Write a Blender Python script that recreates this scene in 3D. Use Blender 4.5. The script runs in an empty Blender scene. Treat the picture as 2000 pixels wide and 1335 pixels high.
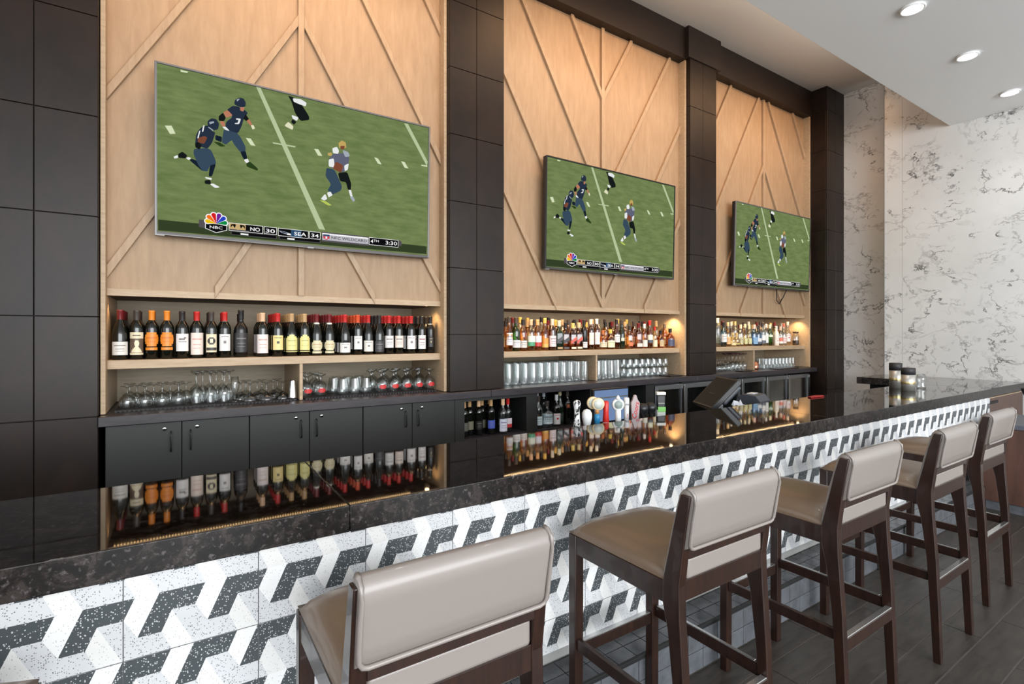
import bpy, bmesh, math, random
from mathutils import Vector, Matrix

random.seed(11)
PI = math.pi
SC = bpy.context.scene
COL = SC.collection

# ------------------------------------------------------------------ camera, world, lights, exposure
cam_d = bpy.data.cameras.new('camera')
cam_d.sensor_width = 36.0
cam_d.lens = 18.0
cam_d.shift_y = -0.00725
cam_d.clip_start = 0.05
cam = bpy.data.objects.new('camera', cam_d)
COL.objects.link(cam)
cam.location = (0, 0, 1.45)
cam.rotation_euler = (PI / 2, 0, math.radians(-33.34))
SC.camera = cam

world = bpy.data.worlds.new('daylight')
SC.world = world
world.use_nodes = True
bg = world.node_tree.nodes['Background']
bg.inputs['Color'].default_value = (0.93, 0.97, 1.0, 1)
bg.inputs['Strength'].default_value = 1.5

SC.view_settings.view_transform = 'Standard'
SC.view_settings.look = 'None'
SC.view_settings.gamma = 1.0
SC.view_settings.use_curve_mapping = False
SC.view_settings.exposure = 0.25
SC.cycles.max_bounces = 10
SC.cycles.transparent_max_bounces = 24
SC.cycles.sample_clamp_indirect = 6.0
SC.cycles.caustics_reflective = False
SC.cycles.caustics_refractive = False


def area(name, loc, target, sx, sy, power, color, spread=180):
    d = bpy.data.lights.new(name, 'AREA')
    d.shape = 'RECTANGLE'
    d.size, d.size_y = sx, sy
    d.energy = power
    d.color = color
    d.spread = math.radians(spread)
    o = bpy.data.objects.new(name, d)
    COL.objects.link(o)
    o.location = loc
    o.rotation_euler = (Vector(target) - Vector(loc)).to_track_quat('-Z', 'Y').to_euler()
    return o


def spot(name, loc, target, power, color, angle=70, blend=0.6, radius=0.04):
    d = bpy.data.lights.new(name, 'SPOT')
    d.energy = power
    d.color = color
    d.spot_size = math.radians(angle)
    d.spot_blend = blend
    d.shadow_soft_size = radius
    o = bpy.data.objects.new(name, d)
    COL.objects.link(o)
    o.location = loc
    o.rotation_euler = (Vector(target) - Vector(loc)).to_track_quat('-Z', 'Y').to_euler()
    return o


# tall windows of the dining room behind the photographer
area('window_daylight', (1.5, -5.6, 2.2), (2.5, 2.0, 1.4), 9.0, 3.2, 620, (0.95, 0.98, 1.0))
# cove lighting in the high ceiling slot, washing the panelled wall
for _i, (_x, _p) in enumerate(((0.75, 13), (3.65, 13.5), (6.4, 11.5))):
    area('cove_wash', (_x, 2.75, 4.72), (_x, 3.9, 3.2), 2.0, 0.25, _p, (1.0, 0.56, 0.26), 120)
area('cove_fill', (3.2, 2.30, 4.35), (3.2, 3.0, 4.9), 7.0, 0.15, 30, (1.0, 0.88, 0.77))


# ------------------------------------------------------------------ materials
MATS = {}


def lin(c):
    c = c / 255.0
    return c / 12.92 if c <= 0.04045 else ((c + 0.055) / 1.055) ** 2.4


def rgb(r, g, b):
    return (lin(r), lin(g), lin(b), 1.0)


def mat(name, col, rough=0.5, metal=0.0, spec=0.5, emit=None, estr=1.0, coat=0.0):
    if name in MATS:
        return MATS[name]
    m = bpy.data.materials.new(name)
    m.use_nodes = True
    p = m.node_tree.nodes['Principled BSDF']
    p.inputs['Base Color'].default_value = col
    p.inputs['Roughness'].default_value = rough
    p.inputs['Metallic'].default_value = metal
    p.inputs['Specular IOR Level'].default_value = spec
    p.inputs['Coat Weight'].default_value = coat
    if emit:
        p.inputs['Emission Color'].default_value = emit
        p.inputs['Emission Strength'].default_value = estr
    MATS[name] = m
    return m


def N(m, typ, **kw):
    n = m.node_tree.nodes.new(typ)
    for k, v in kw.items():
        setattr(n, k, v)
    return n


def LK(m, a, b):
    m.node_tree.links.new(a, b)


def pos(m, scale=(1, 1, 1), rot=(0, 0, 0)):
    g = N(m, 'ShaderNodeNewGeometry')
    mp = N(m, 'ShaderNodeMapping')
    mp.inputs['Scale'].default_value = scale
    mp.inputs['Rotation'].default_value = rot
    LK(m, g.outputs['Position'], mp.inputs['Vector'])
    return mp.outputs['Vector']


def ramp(m, fac, stops):
    r = N(m, 'ShaderNodeValToRGB')
    e = r.color_ramp.elements
    while len(e) < len(stops):
        e.new(0.5)
    for i, (p, c) in enumerate(stops):
        e[i].position = p
        e[i].color = c
    LK(m, fac, r.inputs['Fac'])
    return r.outputs['Color']


def noise(m, vec, scale, detail=4, rough=0.55, dist=0.0):
    n = N(m, 'ShaderNodeTexNoise')
    n.inputs['Scale'].default_value = scale
    n.inputs['Detail'].default_value = detail
    n.inputs['Roughness'].default_value = rough
    n.inputs['Distortion'].default_value = dist
    LK(m, vec, n.inputs['Vector'])
    return n.outputs['Fac']


def bump(m, fac, strength, dist=0.01):
    b = N(m, 'ShaderNodeBump')
    b.inputs['Strength'].default_value = strength
    b.inputs['Distance'].default_value = dist
    LK(m, fac, b.inputs['Height'])
    LK(m, b.outputs['Normal'], m.node_tree.nodes['Principled BSDF'].inputs['Normal'])


def PB(m):
    return m.node_tree.nodes['Principled BSDF']


def grain(name, dark, light, scale, rough=0.5, sc=6.0, coat=0.0, bmp=0.0, spec=0.5):
    """wood or stone whose colour runs in streaks along the axis with the small scale"""
    m = mat(name, dark, rough, coat=coat, spec=spec)
    f = noise(m, pos(m, scale), sc, 6, 0.65, 0.4)
    LK(m, ramp(m, f, [(0.3, dark), (0.7, light)]), PB(m).inputs['Base Color'])
    if bmp:
        bump(m, f, bmp)
    return m


def speckle(name, base, speck, scale, size, share, rough=0.45):
    """terrazzo: chips of a second colour in a plain ground"""
    m = mat(name, base, rough)
    v = N(m, 'ShaderNodeTexVoronoi')
    v.inputs['Scale'].default_value = scale
    LK(m, pos(m), v.inputs['Vector'])
    a = N(m, 'ShaderNodeMath', operation='LESS_THAN')
    a.inputs[1].default_value = size
    LK(m, v.outputs['Distance'], a.inputs[0])
    s = N(m, 'ShaderNodeSeparateColor')
    LK(m, v.outputs['Color'], s.inputs['Color'])
    b = N(m, 'ShaderNodeMath', operation='LESS_THAN')
    b.inputs[1].default_value = share
    LK(m, s.outputs[0], b.inputs[0])
    c = N(m, 'ShaderNodeMath', operation='MULTIPLY')
    LK(m, a.outputs[0], c.inputs[0])
    LK(m, b.outputs[0], c.inputs[1])
    mx = N(m, 'ShaderNodeMix', data_type='RGBA')
    mx.inputs['A'].default_value = base
    mx.inputs['B'].default_value = speck
    LK(m, c.outputs[0], mx.inputs['Factor'])
    LK(m, mx.outputs['Result'], PB(m).inputs['Base Color'])
    return m


def glass(name, tint, refl=1.0, rough=0.02):
    """thin clear glass: lets light through, mirrors more at grazing angles"""
    if name in MATS:
        return MATS[name]
    m = bpy.data.materials.new(name)
    m.use_nodes = True
    nt = m.node_tree
    nt.nodes.remove(nt.nodes['Principled BSDF'])
    out = nt.nodes['Material Output']
    t = N(m, 'ShaderNodeBsdfTransparent')
    tm = N(m, 'ShaderNodeMix', data_type='RGBA')
    tm.inputs['A'].default_value = tint
    tm.inputs['B'].default_value = (tint[0] * .38, tint[1] * .40, tint[2] * .40, 1)
    LK(m, tm.outputs['Result'], t.inputs['Color'])
    g = N(m, 'ShaderNodeBsdfGlossy')
    g.inputs['Roughness'].default_value = rough
    fr = N(m, 'ShaderNodeLayerWeight')
    fr.inputs['Blend'].default_value = 0.5
    pw = N(m, 'ShaderNodeMath', operation='POWER')
    pw.inputs[1].default_value = 3.0
    LK(m, fr.outputs['Facing'], pw.inputs[0])
    LK(m, pw.outputs[0], tm.inputs['Factor'])
    mu = N(m, 'ShaderNodeMath', operation='MULTIPLY_ADD')
    mu.inputs[1].default_value = 0.5 * refl
    mu.inputs[2].default_value = 0.05 * refl
    mu.use_clamp = True
    LK(m, pw.outputs[0], mu.inputs[0])
    mx = N(m, 'ShaderNodeMixShader')
    LK(m, mu.outputs[0], mx.inputs[0])
    LK(m, t.outputs[0], mx.inputs[1])
    LK(m, g.outputs[0], mx.inputs[2])
    LK(m, mx.outputs[0], out.inputs['Surface'])
    MATS[name] = m
    return m


def glow(name, col, strength=1.0):
    if name in MATS:
        return MATS[name]
    m = bpy.data.materials.new(name)
    m.use_nodes = True
    nt = m.node_tree
    nt.nodes.remove(nt.nodes['Principled BSDF'])
    e = N(m, 'ShaderNodeEmission')
    e.inputs['Color'].default_value = col
    e.inputs['Strength'].default_value = strength
    LK(m, e.outputs[0], nt.nodes['Material Output'].inputs['Surface'])
    MATS[name] = m
    return m


M_NICHE = grain('niche_back', rgb(138, 124, 103), rgb(156, 142, 120), (0.5, 3, 5), 0.55, 14)  # greyer and darker than the oak trim
M_PANEL = grain('oak_panel', rgb(158, 129, 99), rgb(175, 146, 115), (1.6, 1.6, 0.25), 0.55, 14)
M_OAK = grain('oak_trim', rgb(168, 143, 114), rgb(190, 167, 138), (0.5, 3, 5), 0.5, 14)
M_BATTEN = grain('oak_batten', rgb(160, 132, 103), rgb(178, 151, 121), (3, 3, 0.6), 0.5, 14)
M_PILLAR = grain('dark_bronze_tile', rgb(21, 14, 11), rgb(37, 25, 19), (2, 2, 1.2), 0.40, 3.0, spec=0.3)
M_GAP = mat('dark_joint', rgb(16, 12, 11), 0.8)
M_BEAM = grain('dark_beam_wood', rgb(24, 15, 11), rgb(36, 23, 17), (0.3, 3, 3), 0.5, 5)
M_CEIL = mat('white_ceiling_paint', rgb(243, 243, 243), 0.8)
M_CEIL2 = mat('upper_ceiling_paint', rgb(206, 203, 199), 0.8)
M_FLOOR = grain('floor_plank_stone', rgb(44, 40, 37), rgb(68, 62, 57), (1.5, 8, 4), 0.42, 5, bmp=0.05)
M_GROUT = mat('floor_grout', rgb(150, 144, 136), 0.8)
M_TGROUT = mat('wall_grout', rgb(150, 150, 148), 0.8)
M_TD = speckle('terrazzo_charcoal', rgb(70, 76, 80), rgb(205, 208, 208), 230, 0.36, 0.40)
M_TG = speckle('terrazzo_grey', rgb(214, 216, 219), rgb(104, 108, 112), 250, 0.33, 0.42)
M_TW = speckle('terrazzo_white', rgb(240, 241, 241), rgb(196, 198, 198), 230, 0.28, 0.30)
M_TW2 = speckle('terrazzo_cream', rgb(233, 233, 231), rgb(190, 191, 190), 230, 0.28, 0.32)
M_SLATE = grain('back_counter_stone', rgb(44, 41, 45), rgb(62, 58, 62), (0.8, 5, 5), 0.32, 8)
M_BLACK = mat('black_laminate', rgb(36, 37, 36), 0.45)
M_BLACKP = mat('black_plastic', rgb(24, 24, 26), 0.35)
M_BLACKM = mat('black_matte', rgb(15, 15, 16), 0.7)
M_STEEL = mat('brushed_steel', rgb(170, 172, 174), 0.32, 0.9)
M_CHROME = mat('chrome', rgb(225, 226, 228), 0.12, 1.0)
M_SILVER = mat('silver_plastic', rgb(112, 110, 110), 0.4, 0.5)
M_LEATHER = mat('taupe_leather', rgb(135, 127, 122), 0.34, coat=0.18)
bump(M_LEATHER, noise(M_LEATHER, pos(M_LEATHER), 260, 3), 0.06, 0.002)
M_SEATL = mat('seat_leather', rgb(116, 96, 78), 0.32, coat=0.15)  # seats in a browner tone than the backrests
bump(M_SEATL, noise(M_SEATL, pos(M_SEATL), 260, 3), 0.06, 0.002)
M_STOOLW = grain('walnut_stain', rgb(27, 15, 11), rgb(50, 28, 19), (7, 7, 0.8), 0.3, 9, coat=0.2)
M_MOSAIC = grain('plinth_mosaic', rgb(78, 81, 85), rgb(104, 107, 112), (3, 3, 3), 0.28, 6)
M_MOSAICD = grain('plinth_mosaic_dark', rgb(50, 52, 55), rgb(74, 76, 80), (3, 3, 3), 0.25, 6)
M_WOODBR = grain('station_wood', rgb(66, 44, 36), rgb(92, 62, 50), (4, 4, 0.4), 0.45, 6)
M_CLEAR = glass('clear_glass', (0.93, 0.95, 0.95, 1), 2.4)
M_PANE = glass('cooler_glass', (0.55, 0.60, 0.60, 1), 3.4, 0.12)

# polished dark granite of the bar
M_GRAN = mat('dark_granite', rgb(30, 27, 26), 0.035, spec=0.55)


def granite(m, k=1.0):
    f1 = noise(m, pos(m), 20, 6, 0.75, 0.5)
    f2 = noise(m, pos(m, (1, 1, 1), (0.5, 0.8, 0.2)), 75, 4, 0.6)
    a = ramp(m, f1, [(0.38, rgb(5, 5, 5)), (0.50, rgb(20, 17, 16)), (0.60, rgb(56, 52, 52)), (0.72, rgb(22, 17, 14))])
    b = ramp(m, f2, [(0.58, (0, 0, 0, 1)), (0.68, (1, 1, 1, 1))])
    mx = N(m, 'ShaderNodeMix', data_type='RGBA')
    LK(m, b, mx.inputs['Factor'])
    LK(m, a, mx.inputs['A'])
    mx.inputs['B'].default_value = rgb(86, 84, 88)
    dk = N(m, 'ShaderNodeMix', data_type='RGBA', blend_type='MULTIPLY')
    dk.inputs['Factor'].default_value = 1
    dk.inputs['B'].default_value = (k, k * .9, k * .82, 1)
    LK(m, mx.outputs['Result'], dk.inputs['A'])
    LK(m, dk.outputs['Result'], PB(m).inputs['Base Color'])


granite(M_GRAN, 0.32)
M_GRANE = mat('honed_granite_edge', rgb(30, 27, 26), 0.38, spec=0.45)
granite(M_GRANE, 1.0)

# white marble with broken grey veins
M_MARB = mat('veined_marble', rgb(222, 221, 219), 0.25)


def vein(scale, detail, dist, half, mscale, m0, m1, rot):
    v = pos(M_MARB, (1, 1, 1.25), rot)
    n1 = noise(M_MARB, v, scale, detail, 0.62, dist)
    n2 = noise(M_MARB, pos(M_MARB, (1.3, 1.3, 1.3), (0.4, 0.2, 0)), mscale, 3, 0.6)
    c1 = ramp(M_MARB, n1, [(0.5 - half, (0, 0, 0, 1)), (0.5 - half * .25, (1, 1, 1, 1)), (0.5 + half * .25, (1, 1, 1, 1)), (0.5 + half, (0, 0, 0, 1))])
    c2 = ramp(M_MARB, n2, [(m0, (0, 0, 0, 1)), (m1, (1, 1, 1, 1))])
    mm = N(M_MARB, 'ShaderNodeMix', data_type='RGBA', blend_type='MULTIPLY')
    mm.inputs['Factor'].default_value = 1
    LK(M_MARB, c1, mm.inputs['A'])
    LK(M_MARB, c2, mm.inputs['B'])
    return mm.outputs['Result']


_n3 = noise(M_MARB, pos(M_MARB), 0.9, 6, 0.6)
_col = ramp(M_MARB, _n3, [(0.3, rgb(212, 210, 207)), (0.65, rgb(228, 227, 225))])
for _v, _c in ((vein(1.1, 8, 0.35, 0.010, 3.1, 0.48, 0.62, (0.7, 0.3, 0.2)), rgb(84, 82, 82)),
               (vein(2.6, 6, 0.25, 0.013, 2.3, 0.50, 0.62, (0.2, 0.9, 0.5)), rgb(118, 115, 114)),
               (vein(1.7, 7, 0.5, 0.016, 1.7, 0.46, 0.66, (1.1, 0.1, 0.9)), rgb(166, 163, 161))):
    _mx = N(M_MARB, 'ShaderNodeMix', data_type='RGBA')
    LK(M_MARB, _v, _mx.inputs['Factor'])
    LK(M_MARB, _col, _mx.inputs['A'])
    _mx.inputs['B'].default_value = _c
    _col = _mx.outputs['Result']
LK(M_MARB, _col, PB(M_MARB).inputs['Base Color'])


# ------------------------------------------------------------------ mesh helpers
class MB:
    def __init__(s):
        s.v, s.f, s.m, s.sm = [], [], [], []

    def add(s, vs, fs, mi=0, smooth=False):
        o = len(s.v)
        s.v.extend([tuple(p) for p in vs])
        for f in fs:
            s.f.append([i + o for i in f])
            s.m.append(mi)
            s.sm.append(smooth)
        return s

    def box(s, x0, x1, y0, y1, z0, z1, mi=0):
        vs = [(x, y, z) for z in (z0, z1) for y in (y0, y1) for x in (x0, x1)]
        return s.add(vs, [(0, 2, 3, 1), (4, 5, 7, 6), (0, 1, 5, 4), (2, 6, 7, 3), (0, 4, 6, 2), (1, 3, 7, 5)], mi)

    def prism(s, pts, axis, a, b, mi=0, smooth=False):
        """extrude a polygon of (p, q) along an axis: x -> (y, z), y -> (x, z), z -> (x, y)"""
        def P(p, t):
            return {'x': (t, p[0], p[1]), 'y': (p[0], t, p[1]), 'z': (p[0], p[1], t)}[axis]
        n = len(pts)
        s.add([P(p, a) for p in pts] + [P(p, b) for p in pts],
              [tuple(range(n)), tuple(range(2 * n - 1, n - 1, -1))], mi)
        s.add([P(p, a) for p in pts] + [P(p, b) for p in pts],
              [(i, i + n, (i + 1) % n + n, (i + 1) % n) for i in range(n)], mi, smooth)
        return s

    def lathe(s, prof, n=18, c=(0, 0, 0), mi=0, smooth=True):
        vs, fs = [], []
        for r, z in prof:
            for k in range(n):
                t = 2 * PI * k / n
                vs.append((c[0] + r * math.cos(t), c[1] + r * math.sin(t), c[2] + z))
        for j in range(len(prof) - 1):
            if prof[j][0] == 0 and prof[j + 1][0] == 0:
                continue
            for k in range(n):
                a, b = j * n + k, j * n + (k + 1) % n
                if prof[j][0] == 0:
                    fs.append((a, b + n, a + n))
                elif prof[j + 1][0] == 0:
                    fs.append((a, b, a + n))
                else:
                    fs.append((a, b, b + n, a + n))
        return s.add(vs, fs, mi, smooth)

    def tube(s, pts, r, n=8, mi=0, closed=False, caps=True):
        pts = [Vector(p) for p in pts]
        L = len(pts)
        vs, fs = [], []
        up = Vector((0.123, 0.31, 0.94))
        for i, p in enumerate(pts):
            if closed:
                d = pts[(i + 1) % L] - pts[i - 1]
            else:
                d = pts[min(i + 1, L - 1)] - pts[max(i - 1, 0)]
            d.normalize()
            a = d.cross(up)
            if a.length < 0.05:
                a = d.cross(Vector((1, 0, 0)))
            a.normalize()
            b = a.cross(d)
            for k in range(n):
                t = 2 * PI * k / n
                vs.append(p + a * (r * math.cos(t)) + b * (r * math.sin(t)))
        for i in range(L if closed else L - 1):
            j = (i + 1) % L
            for k in range(n):
                fs.append((i * n + k, i * n + (k + 1) % n, j * n + (k + 1) % n, j * n + k))
        s.add(vs, fs, mi, True)
        if caps and not closed:
            s.add(vs[:n], [tuple(range(n - 1, -1, -1))], mi)
            s.add(vs[-n:], [tuple(range(n))], mi)
        return s

    def cyl(s, x, y, z0, z1, r, r1=None, n=20, mi=0):
        r1 = r if r1 is None else r1
        s.lathe([(r, z0), (r1, z1)], n, (x, y, 0), mi)
        for z, rr, rev in ((z0, r, True), (z1, r1, False)):
            ring = [(x + rr * math.cos(2 * PI * k / n), y + rr * math.sin(2 * PI * k / n), z) for k in range(n)]
            s.add(ring, [tuple(range(n - 1, -1, -1)) if rev else tuple(range(n))], mi)
        return s

    def mesh(s, name, mats, bevel=0.0, seg=2):
        me = bpy.data.meshes.new(name)
        me.from_pydata(s.v, [], s.f)
        for m in (mats if isinstance(mats, (list, tuple)) else [mats]):
            me.materials.append(m)
        me.polygons.foreach_set('material_index', s.m)
        me.polygons.foreach_set('use_smooth', s.sm)
        bm = bmesh.new()
        bm.from_mesh(me)
        bmesh.ops.remove_doubles(bm, verts=bm.verts, dist=1e-6)
        if bevel:
            es = [e for e in bm.edges if len(e.link_faces) == 2 and e.calc_face_angle(0) > 0.45]
            r = bmesh.ops.bevel(bm, geom=es, offset=bevel, segments=seg, affect='EDGES', profile=0.5, clamp_overlap=True)
            if seg > 1:
                for f in r['faces']:
                    f.smooth = True
        bmesh.ops.recalc_face_normals(bm, faces=bm.faces)
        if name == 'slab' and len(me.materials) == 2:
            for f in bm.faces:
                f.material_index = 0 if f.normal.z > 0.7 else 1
        bm.to_mesh(me)
        bm.free()
        me.update()
        return me

    def build(s, name, mats, parent=None, loc=None, bevel=0.0, seg=2):
        return inst(name, s.mesh(name, mats, bevel, seg), parent, loc)


def inst(name, me, parent=None, loc=None, rz=0.0, m=None):
    o = bpy.data.objects.new(name, me)
    COL.objects.link(o)
    if parent is not None:
        o.parent = parent
    if loc is not None:
        o.location = loc
    if rz:
        o.rotation_euler = (0, 0, rz)
    if m is not None:
        for i, mm in enumerate(m if isinstance(m, (list, tuple)) else [m]):
            o.material_slots[i].link = 'OBJECT'
            o.material_slots[i].material = mm
    return o


def tag(o, label, cat=None, group=None, kind=None):
    o['label'] = label
    if cat:
        o['category'] = cat
    if group:
        o['group'] = group
    if kind:
        o['kind'] = kind
    return o


def thing(name, label, cat, loc=(0, 0, 0), rz=0.0, group=None, kind=None):
    o = bpy.data.objects.new(name, None)
    o.empty_display_size = 0.05
    COL.objects.link(o)
    o.location = loc
    o.rotation_euler = (0, 0, rz)
    return tag(o, label, cat, group, kind)


ORD = ['', 'first', 'second', 'third', 'fourth', 'fifth', 'sixth', 'seventh', 'eighth', 'ninth', 'tenth', 'eleventh', 'twelfth',
       'thirteenth', 'fourteenth', 'fifteenth', 'sixteenth', 'seventeenth', 'eighteenth', 'nineteenth', 'twentieth', 'twenty-first',
       'twenty-second', 'twenty-third', 'twenty-fourth', 'twenty-fifth', 'twenty-sixth', 'twenty-seventh', 'twenty-eighth']

_dg_cache = {}


def text_polys(txt, size, shear=0.0, bold=0.0):
    """letters as flat triangles in the (x, z) plane, baseline at z = 0, starting at x = 0; returns verts, faces, width"""
    key = (txt, size, shear, bold)
    if key in _dg_cache:
        return _dg_cache[key]
    cu = bpy.data.curves.new('txt', 'FONT')
    cu.body = txt
    cu.size = size
    cu.shear = shear
    cu.offset = bold
    cu.fill_mode = 'FRONT'
    cu.resolution_u = 3
    o = bpy.data.objects.new('txt', cu)
    COL.objects.link(o)
    dg = bpy.context.evaluated_depsgraph_get()
    dg.update()
    me = o.evaluated_get(dg).to_mesh()
    vs = [(v.co.x, v.co.y) for v in me.vertices]
    fs = [tuple(p.vertices) for p in me.polygons]
    o.evaluated_get(dg).to_mesh_clear()
    bpy.data.objects.remove(o)
    bpy.data.curves.remove(cu)
    w = max([v[0] for v in vs] or [0]) - min([v[0] for v in vs] or [0])
    _dg_cache[key] = (vs, fs, w)
    return _dg_cache[key]

# ------------------------------------------------------------------ the setting
ZC, ZS = 4.90, 3.92            # high ceiling over the back bar, lowered ceiling over the guests
YF, YP, YN = 3.75, 3.84, 4.42  # front of the side boards, wood panels, back of the niches

# floor: stone planks 15 cm wide laid along the bar
fl = MB().box(-7, 7.67, -6, 4.5, -0.06, -0.004).build('floor', M_GROUT)
tag(fl, 'dark grey-brown stone plank floor in front of the bar', 'floor', kind='structure')
pl_me = MB().box(-0.4483, 0.4483, -0.0724, 0.0724, -0.02, 0.0).mesh('plank', M_FLOOR, 0.001, 1)
for r in range(9):
    yc = 1.405 - 0.0752 - r * 0.149
    off = (0.0, 0.46, 0.2, 0.62)[r % 4]
    for k in range(10):
        xc = -1.45 + off + k * 0.9
        if xc < 7.2:
            inst('plank', pl_me, fl, (xc, yc, 0))
far = MB()
for r in range(9, 50):
    yc = 1.405 - 0.0752 - r * 0.149
    for k in range(15):
        xc = -6.4 + (0.0, 0.46, 0.2, 0.62)[r % 4] + k * 0.9
        if xc < 7.2:
            far.box(xc - 0.448, xc + 0.448, yc - 0.0735, yc + 0.0735, -0.02, 0.0)
tag(far.build('planks_beyond', M_FLOOR, fl), 'stone planks of the dining floor', kind='stuff')
sb = MB().box(-2.5, 7.67, 1.6, 4.5, -0.004, 0.0).build('service_floor', M_BLACKM, fl)

up = MB().box(-3.5, 8.3, 2.22, 4.6, ZC, ZC + 0.1).build('ceiling', M_CEIL2)
tag(up, 'high pale ceiling slot above the back bar', 'ceiling', kind='structure')
so = MB().box(-7, 7.67, -6, 2.22, ZS, ZS + 1.08).build('ceiling_lowered', M_CEIL, bevel=0.006, seg=1)
tag(so, 'lowered white ceiling with downlights over the bar stools', 'ceiling', kind='structure')

wb = MB().box(-3.5, 8.3, 4.47, 4.6, 0, ZC).build('wall_back', M_PANEL)
tag(wb, 'oak panelled back wall with raised diagonal battens', 'wall', kind='structure')

# marble end wall: nearer block and the recessed slab beside the end pillar
wr = MB().box(7.67, 7.9, -6, 2.69, 0, ZC).build('wall_right', M_MARB)
tag(wr, 'white marble end wall with grey veins', 'wall', kind='structure')
MB().box(7.67, 7.9, 2.692, 2.885, 0, ZC).build('slab', M_MARB, wr)
MB().box(7.664, 7.672, 2.885, 2.893, 0, ZC).build('corner_trim', M_STEEL, wr)
w2 = MB().box(8.05, 8.3, 2.2, 4.5, 0, ZC).build('wall_end', M_MARB)
tag(w2, 'recessed marble slab between the end pillar and the marble wall', 'wall', kind='structure')


def pillar(x0, x1, yf, seams, cols, label, zb=0.0, sides=False):
    core = MB().box(x0 + 0.008, x1 - 0.008, yf + 0.012, 4.46, zb, ZC).build('pillar', M_GAP)
    tag(core, label, 'pillar', kind='structure')
    zs = [zb] + [z for z in sorted(seams) if zb + 0.05 < z < ZC - 0.05] + [ZC]
    xs = [x0] + cols + [x1]
    for i in range(len(zs) - 1):
        for j in range(len(xs) - 1):
            w, h = xs[j + 1] - xs[j] - 0.004, zs[i + 1] - zs[i] - 0.004
            MB().box(-w / 2, w / 2, 0, 0.014, 0, h).build('tile', M_PILLAR, core, ((xs[j] + xs[j + 1]) / 2, yf, zs[i] + 0.002), 0.0015, 1)
        if sides:
            h = zs[i + 1] - zs[i] - 0.004
            for xx in (x0, x1 - 0.014):
                MB().box(0, 0.014, 0, 4.44 - yf - 0.016, 0, h).build('tile', M_PILLAR, core, (xx, yf + 0.016, zs[i] + 0.002), 0.0015, 1)
    return core


pillar(-1.75, -0.363, 3.70, [0.9865 + 0.564 * k for k in range(7)], [-1.45, -1.17, -0.90, -0.633],
       'wide dark tiled pillar beside the wine shelf', sides=True)
pillar(1.838, 2.354, 3.70, [1.45 + 0.538 * k for k in range(7)], [2.085],
       'dark tiled pillar between the two nearest televisions', 0.99, True)
p2 = pillar(4.826, 5.304, 3.70, [4.57 - 0.555 * k for k in range(7)], [5.055],
            'slim dark tiled pillar between the two farther televisions', 0.99, True)
MB().box(4.785, 5.372, 3.685, 4.44, 4.55, ZC).build('capital', M_BEAM, p2, None, 0.002, 1)
pillar(7.55, 8.04, 3.53, [4.57 - 0.555 * k for k in range(8)], [7.80],
       'dark tiled end pillar next to the marble wall', 0.0, True)
for i, (a, b) in enumerate(((-0.36, 1.82), (2.355, 4.79), (5.37, 7.55))):
    bm_ = MB().box(a, b, 3.735, 4.44, 4.545, ZC).build('trim_%d' % (i + 1), M_BEAM, bevel=0.002, seg=1)
    tag(bm_, ('dark wooden beam under the ceiling above the wine bay', 'dark wooden beam under the ceiling above the whisky bay',
              'dark wooden beam under the ceiling above the clear spirits bay')[i], 'beam', kind='structure')


# wood panels with chevron battens
def clip_line(cx, z0, s, x0, x1, zlo, zhi):
    """part of the line z = z0 + s * (x - cx) inside the bay"""
    xa, xb = x0, x1
    for zb_ in (zlo, zhi):
        pass
    za, zb2 = z0 + s * (xa - cx), z0 + s * (xb - cx)
    pts = [(xa, za), (xb, zb2)]
    t0, t1 = 0.0, 1.0
    dz = zb2 - za
    for lim, sg in ((zlo, 1), (zhi, -1)):
        qa, qb = (za - lim) * sg, (zb2 - lim) * sg
        if qa < 0 and qb < 0:
            return None
        if qa < 0:
            t0 = max(t0, qa / (qa - qb))
        elif qb < 0:
            t1 = min(t1, qa / (qa - qb))
    if t1 - t0 < 0.02:
        return None
    return [(xa + (xb - xa) * t, za + dz * t) for t in (t0, t1)]


BAYS = [dict(x0=-0.335, x1=1.812, cx=0.740, apex=3.682, up=True),
        dict(x0=2.38, x1=4.80, cx=3.614, apex=3.834, up=False),
        dict(x0=5.33, x1=7.524, cx=6.493, apex=3.682, up=True)]
HW = 0.040
for b in BAYS:
    MB().box(b['x0'], b['x1'], YP, YP + 0.02, 1.70, 4.60).build('panel', M_PANEL, wb)
    MB().box(b['cx'] - 0.02, b['cx'] + 0.02, YP - 0.028, YP, 1.72, 4.56).build('batten', M_BATTEN, wb, None, 0.002, 1)
    for k in range(-3, 4):
        z0 = b['apex'] + 1.051 * k
        for side in (-1, 1):
            s = math.tan(math.radians(60)) * (-side if b['up'] else side)
            xr = (b['x0'], b['cx'] - 0.02) if side < 0 else (b['cx'] + 0.02, b['x1'])
            seg = clip_line(b['cx'], z0, s, xr[0], xr[1], 1.72, 4.56)
            if not seg:
                continue
            (xa, za), (xb, zb) = seg
            MB().prism([(xa, za - HW), (xb, zb - HW), (xb, zb + HW), (xa, za + HW)], 'y', YP - 0.028, YP).build('batten', M_BATTEN, wb, None, 0.002, 1)

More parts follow.
